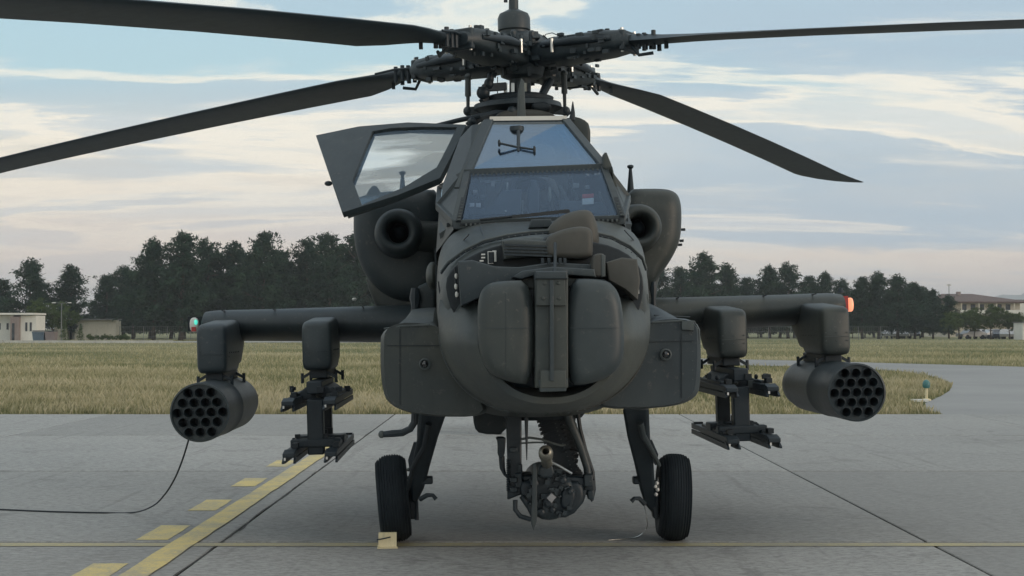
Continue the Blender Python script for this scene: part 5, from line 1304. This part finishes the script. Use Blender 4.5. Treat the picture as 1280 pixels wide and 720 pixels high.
MB().lathe([(.10, -.05), (.18, -.06), (.205, -.04), (.21, 0), (.205, .04), (.18, .06), (.10, .05)], (0, 10.6, .205), (1, 0, 0), 24).build('tail_wheel', 'rubber', HEL)
mb = MB()
for k_ in range(4):
    a = (R(35), R(90), R(215), R(270))[k_]; d_ = Vector((0, math.cos(a), math.sin(a))); mb.bar(Vector((-.25, 11.6, 2.95)), Vector((-.25, 11.6, 2.95)) + d_ * 1.39, .05, .25, up=(1, 0, 0))
mb.tube([(-.3, 11.6, 2.95), (0, 11.6, 2.95)], .06, 10); mb.build('tail_rotor', 'blade', HEL)

# ---- rotor mast and head
HX, HY = P(652, 66, 1.5).x, 1.5
HZ = P(652, 66, 1.5).z
def r2(px, py, y=1.5): return P(px, py, y)
MAST = MB().tube([r2(650, 150), r2(650, 118), r2(651, 70)], [.10, .09, .09], 24).build('rotor_mast', 'olive_grey', HEL)
cols = ((632, 4.5, 'steel'), (641, 4.0, 'steel'), (648, 4.0, 'hub'), (656, 4.5, 'brass'), (661, 3.0, 'dark'))
for i, (x, w_, mt) in enumerate(cols):
    MB().bar(r2(x, 124, 1.40), r2(x, 104, 1.40), w_ / 152, .03, up=(0, -1, 0)).build('mast_fairing_strip', mt, MAST)
mb = MB(); a = r2(630, 130, 1.36)
cc = r2(647, 138); z = cc.z
def sw(name, mat, prof, py, par=MAST, n=36, x=647):
    c_ = r2(x, py); return MB().lathe(prof, c_, (0, 0, 1), n).build(name, mat, par, ang=50)
sw('swashplate', 'hub', [(.10, -.06), (.30, -.055), (.37, -.02), (.36, .02), (.24, .055), (.10, .06)], 134)
sw('swashplate_ring', 'dark', [(.26, -.02), (.29, -.02), (.30, .03), (.25, .05)], 128)
for px, dy in ((585, -.02), (707, .0), (640, -.36), (655, .36)):
    p0_ = r2(px, 139, 1.5 + dy); 
    mb = MB(); mb.bar(r2(647, 134, 1.5 + dy * .3), p0_, .10, .06, w2=.06, h2=.06); mb.ellip(p0_ + Vector((0, 0, .0)), (.04, .04, .042), 12, 8); mb.build('swashplate_horn', 'hub', MAST)
for (xa, ya, xb, yb, dy) in ((585, 138, 585, 96, 0), (706, 135, 705, 92, 0), (640, 136, 630, 104, -.36), (672, 130, 684, 100, .3)):
    if xa in (640,): continue
    a_, b_ = r2(xa, ya, 1.5 + dy), r2(xb, yb, 1.5 + dy); m_ = a_.lerp(b_, .42)
    mb = MB(); mb.tube([a_, m_], [.014, .016], 10); mb.tube([m_, b_], [.026, .024], 10); mb.ellip(b_, (.03, .03, .03), 10, 8); mb.build('pitch_link', 'olive_grey', MAST)
# scissor link left and drive link right
mb = MB(); mb.bar(r2(613, 134, 1.35), r2(603, 122, 1.3), .05, .06); mb.bar(r2(603, 120, 1.3), r2(604, 110, 1.3), .09, .08); mb.bar(r2(604, 110, 1.3), r2(632, 108, 1.35), .06, .06); mb.ellip(r2(604, 116, 1.29), (.055, .05, .055), 14, 10); mb.ellip(r2(611, 105, 1.3), (.04, .04, .05), 12, 8); mb.ellip(r2(613, 98, 1.3), (.03, .03, .05), 12, 8)
mb.build('scissor_link', 'dark', MAST)
mb = MB(); mb.tube([r2(680, 128, 1.4), r2(678, 118, 1.4), r2(684, 108, 1.42), r2(689, 100, 1.45)], [.034, .034, .030, .03], 10); mb.build('drive_link', 'dark', MAST)
MB().tube([r2(622, 128, 1.4), r2(622, 96, 1.4)], .004, 5).build('sensor_wire', 'black', MAST)
HUB = MB().lathe([(.12, -.22), (.17, -.20), (.20, -.10), (.24, -.06), (.25, .05), (.20, .12), (.15, .15)], (HX, HY, HZ), (0, 0, 1), 32).build('rotor_hub', 'hub', HEL, ang=40)
MB().lathe([(.13, 0), (.135, .02), (.12, .03), (.12, .05), (.13, .055), (.135, .06), (.135, .16), (.12, .195), (.06, .225), (.05, .23)], r2(643, 47), (0, 0, 1), 32).build('mast_dome', 'olive_grey', HUB, ang=40)
MB().tube([r2(642, 22), r2(642, -8), r2(643, -40)], [.042, .038, .038], 16).build('mast_pole', 'olive_grey', HUB)
MB().box(r2(632, -1), (.03, .03, .05)).build('pole_lug', 'dark', HUB)
MB().lathe([(.15, 0), (.16, .01), (.16, .03), (.14, .04)], r2(643, 49), (0, 0, 1), 24).build('dome_flange', 'hub', HUB)
mb = MB(); rr = random.Random(21)
for q in range(90):
    a = rr.uniform(0, 2 * PI); r_ = rr.uniform(.12, .34); s_ = rr.uniform(.02, .07)
    zz = HZ + rr.uniform(-.20, .11) * (1.15 - r_)
    mb.box((HX + r_ * math.cos(a), HY + r_ * math.sin(a), zz), (s_, s_, rr.uniform(.02, .07)), (rr.uniform(-.3, .3), rr.uniform(-.3, .3), a))
for q in range(26):
    a = rr.uniform(0, 2 * PI); r_ = rr.uniform(.16, .32); mb.lathe([(.02, -.03), (.026, -.01), (.026, .02), (.014, .035)], (HX + r_ * math.cos(a), HY + r_ * math.sin(a), HZ + rr.uniform(-.16, .12)), (0, 0, 1), 8)
mb.build('hub_fittings', 'hub', HUB)['kind'] = 'stuff'
for q in range(5):
    a0 = Vector(r2(640 + q * 8, 52, 1.4)); MB().tube([a0, a0 + Vector((.05, 0, .05)), a0 + Vector((.13, 0, -.03))], .006, 6).build('hub_hose', 'black', HUB)
MB().tube([r2(678, 53, 1.45), r2(682, 43, 1.45), r2(690, 41, 1.45), r2(697, 44, 1.45)], .004, 6).build('hub_hose', 'dark', HUB)
MB().tube([r2(680, 52, 1.45), r2(686, 48, 1.45), r2(694, 46, 1.45)], .004, 6).build('hub_hose', 'dark', HUB)

def blade(az, a_, lab, z0=0.0, pitch0=8.0, reach=1.0):
    th = R(az); er = Vector((math.cos(th), math.sin(th), 0)); et = Vector((-math.sin(th), math.cos(th), 0)); H = Vector((HX, HY, HZ + z0))
    def drop(r_): return a_ * max(0, r_ - .9) * (.78 + .22 * (r_ - .9) / 5)
    def pt(r_, t_, z_): return H + er * r_ + et * t_ + Vector((0, 0, z_ - drop(r_)))
    # pitch housing arm
    mb = MB(); rings = []
    for (r_, w_, hu, hd) in ((.12, .16, .07, .10), (.28, .19, .08, .105), (.42, .21, .10, .115), (.80, .20, .10, .10), (.96 * reach, .17, .09, .075), (1.04 * reach, .12, .05, .05)):
        ring = []
        for j in range(20):
            t_ = 2 * PI * j / 20; c_, s_ = math.cos(t_), math.sin(t_)
            ring.append(pt(r_, w_ * math.copysign(abs(c_) ** .55, c_), (hu if s_ > 0 else hd) * math.copysign(abs(s_) ** .6, s_)))
        rings.append(ring)
    mb.loft(rings); AR = mb.build('pitch_housing', 'hub', HUB, ang=40)
    rr = random.Random(int(az)); mb = MB()
    for q in range(64):
        r_ = rr.uniform(.25, .96); sd_ = rr.choice((-1, 1)); s_ = rr.uniform(.012, .04)
        if rr.random() < .55: mb.box(pt(r_, sd_ * .21 + rr.uniform(-.02, .02), rr.uniform(-.08, .08)), (s_ * 1.6, s_ * .8, rr.uniform(.012, .04)), (0, 0, th))
        else: mb.box(pt(r_, rr.uniform(-.18, .18), rr.choice((.096, -.100)) + rr.uniform(-.01, .012)), (s_ * 1.5, s_, rr.uniform(.012, .035)), (0, 0, th))
    mb.build('housing_fittings', 'hub', HUB)['kind'] = 'stuff'
    mb = MB()
    for r_ in (.34, .62, .78):
        mb.tube([pt(r_, .04, .08), pt(r_, .04, .135)], [.022, .020], 10)
    for sd_ in (-1, 1):
        mb.tube([pt(.30, sd_ * .20, .03), pt(.62, sd_ * .235, .02), pt(.92, sd_ * .17, .01)], [.022, .034, .022], 12)
    mb.build('lead_lag_damper', 'dark', HUB)
    for sd_ in (-1, 1):
        MB().tube([pt(.985 * reach, sd_ * .11, -.09), pt(.985 * reach, sd_ * .11, .10)], .014, 8).build('hinge_pin', 'steel', HUB)
        MB().tube([pt(.42, sd_ * .235, -.05), pt(.42, sd_ * .235, .06)], .014, 8).build('hinge_pin', 'steel', HUB)
    mb = MB(); mb.box(pt(.99 * reach, 0, .0), (.05, .28, .165), (0, 0, th)); mb.build('blade_grip', 'hub', HUB, bevel=.012)
    mb = MB()
    for r_ in (1.10, 1.16, 1.23):
        for t_ in (-.05, .05): mb.tube([pt(r_ * reach, t_, -.055 - .02 * rr.random()), pt(r_ * reach, t_, .05 + .03 * rr.random())], .018, 8)
    mb.tube([pt(1.05, -.06, -.05), pt(1.12, -.09, -.12), pt(1.22, -.04, -.10)], .014, 8); mb.tube([pt(1.05, .06, .03), pt(1.2, .10, .04), pt(1.4, .12, .03)], .01, 6)
    mb.box(pt(1.36, -.10, -.05), (.03, .03, .06)); mb.build('root_bolt', 'dark', HUB)
    # blade
    mb = MB(); rings = []; edge = []; Rt = 7.3
    for (r_, ch, th_, sw_) in ((1.0, .15, .11, 0), (1.12, .17, .10, 0), (1.3, .24, .075, 0), (1.55, .42, .062, .0), (1.8, .53, .056, 0), (2.5, .53, .052, 0), (3.5, .53, .05, 0), (4.5, .53, .05, 0), (5.5, .53, .048, 0), (6.25, .53, .046, 0), (6.45, .53, .044, .0), (6.60, .50, .040, .03), (6.85, .41, .032, .13), (7.05, .30, .022, .25), (7.18, .18, .016, .38), (7.27, .06, .008, .50)):
        ph = R(pitch0 - 1.1 * r_); ring = []
        for j in range(20):
            t_ = 2 * PI * j / 20; cx = .5 * (1 - math.cos(t_)); yt = 5 * (.2969 * math.sqrt(max(cx, 0)) - .126 * cx - .3516 * cx ** 2 + .2843 * cx ** 3 - .1036 * cx ** 4)
            ce = (.28 - cx) * ch - sw_ * .8; zz = (1 if t_ < PI else -1) * yt * th_ + .01
            ring.append(pt(r_, ce * math.cos(ph) - zz * math.sin(ph), ce * math.sin(ph) + zz * math.cos(ph)))
        rings.append(ring)
    mb.loft(rings); B = mb.build('rotor_blade', 'blade', HUB, ang=50); B['label'] = lab
    mb = MB(); q_ = [rg[10] for rg in rings[4:11]]; u_ = [rg[9] for rg in rings[4:11]]; v_ = [rg[11] for rg in rings[4:11]]
    return B
blade(238, .112, 'rotor blade reaching towards the viewer at upper left', -.04, 11)
blade(148, .068, 'rotor blade reaching away to the left', -.04, 9)
blade(56, .079, 'rotor blade reaching away to the lower right, its swept tip in view', -.08, 9)
blade(-33, .095, 'rotor blade reaching towards the viewer at upper right', -.03, 9)

# ================================================================== LOOSE THINGS
# folded cream chock in front of the left wheel
CX = gp(486, 681)
def chock(loc, rz, label):
    e = empty('wheel_chock', loc, (0, 0, rz)); tag(e, label, 'chock')
    w_, d_, h_ = .125, .10, .105
    mb = MB(); mb.prism([(-w_ / 2, -d_ / 2, 0), (-w_ / 2, -d_ / 2 + .012, 0), (-w_ / 2, -d_ / 2 + .03, h_), (-w_ / 2, -d_ / 2 + .018, h_)], 0, 0, (w_, 0, 0)); mb.build('front_plate', 'chock', e)
    mb = MB()
    for s_ in (-1, 1): mb.prism([(s_ * w_ / 2, -d_ / 2 + .005, 0), (s_ * w_ / 2, d_ / 2, 0), (s_ * w_ / 2, -d_ / 2 + .03, h_ * .98)], 0, 0, (-s_ * .008, 0, 0))
    mb.build('side_plate', 'chock', e)
    mb = MB(); mb.prism([(-w_ / 2 + .002, d_ / 2 - .002, 0), (-w_ / 2 + .002, d_ / 2 + .008, 0), (-w_ / 2 + .002, -d_ / 2 + .042, h_), (-w_ / 2 + .002, -d_ / 2 + .032, h_)], 0, 0, (w_ - .004, 0, 0)); mb.build('back_plate', 'chock', e)
    MB().box((0, -.01, .004), (w_ * 1.12, d_ * 1.3, .008)).build('base_plate', 'chock', e)
    MB().tube([(-.075, -.062, .060), (-.04, -.066, .066), (.02, -.060, .078)], .005, 6).build('rope', 'dark', e)
    MB().tube([(.066, -.04, .01), (.060, -.035, .05), (.064, -.03, .10)], .004, 6).build('cord', 'tar', e)
    return e
chock((CX.x, -.31, .001), R(6), 'cream folded wheel chock on the apron in front of the left wheel')
# black cable from the left pod
def world_of(p): return HM @ Vector(p)
def soft(pts, n=8):                    # Catmull-Rom
    P_ = [pts[0]] + pts + [pts[-1]]; out = []
    for i in range(1, len(P_) - 2):
        for k_ in range(n):
            t_ = k_ / n; a, b, c_, d_ = P_[i - 1], P_[i], P_[i + 1], P_[i + 2]
            out.append(.5 * ((2 * b) + (c_ - a) * t_ + (2 * a - 5 * b + 4 * c_ - d_) * t_ ** 2 + (3 * b - a - 3 * c_ + d_) * t_ ** 3))
    out.append(pts[-1]); return out
p0 = world_of((-XO - .085, -.19, 1.005 - .185)); e1 = gp(165, 642); y_ = p0.y
cp = [p0] + [Vector(atdist(x, y, 10.6 + y_ + (e1.y - y_) * f)) for x, y, f in ((229, 572, .05), (219, 597, .12), (206, 618, .35), (190, 633, .7))] + [Vector((e1.x, e1.y, .008))] + [Vector((gp(x, y).x, gp(x, y).y, .008)) for x, y in ((120, 642), (60, 640.5), (0, 638), (-60, 636), (-140, 640))]
for q in cp: q.z = max(q.z, .008)
tag(MB().tube(soft(cp), .0065, 6).build('cable', 'black', ang=80), 'thin black cable drooping from the left rocket pod and running left over the concrete', 'cable')
# static wire by the right leg
a = world_of(P(805, 630, -.25)); b_ = gp(808, 662); c_ = gp(795, 672)
cp = [a, Vector(atdist(807, 640, 10.3)), Vector(atdist(809, 652, 10.35)), Vector((b_.x, b_.y, .01)), Vector((c_.x, c_.y, .004)), Vector((gp(760, 676).x, gp(760, 676).y, .004))]
tag(MB().tube(soft(cp), .003, 5).build('grounding_wire', 'steel', ang=80), 'fine grounding wire trailing from the right landing leg to the ground', 'wire')
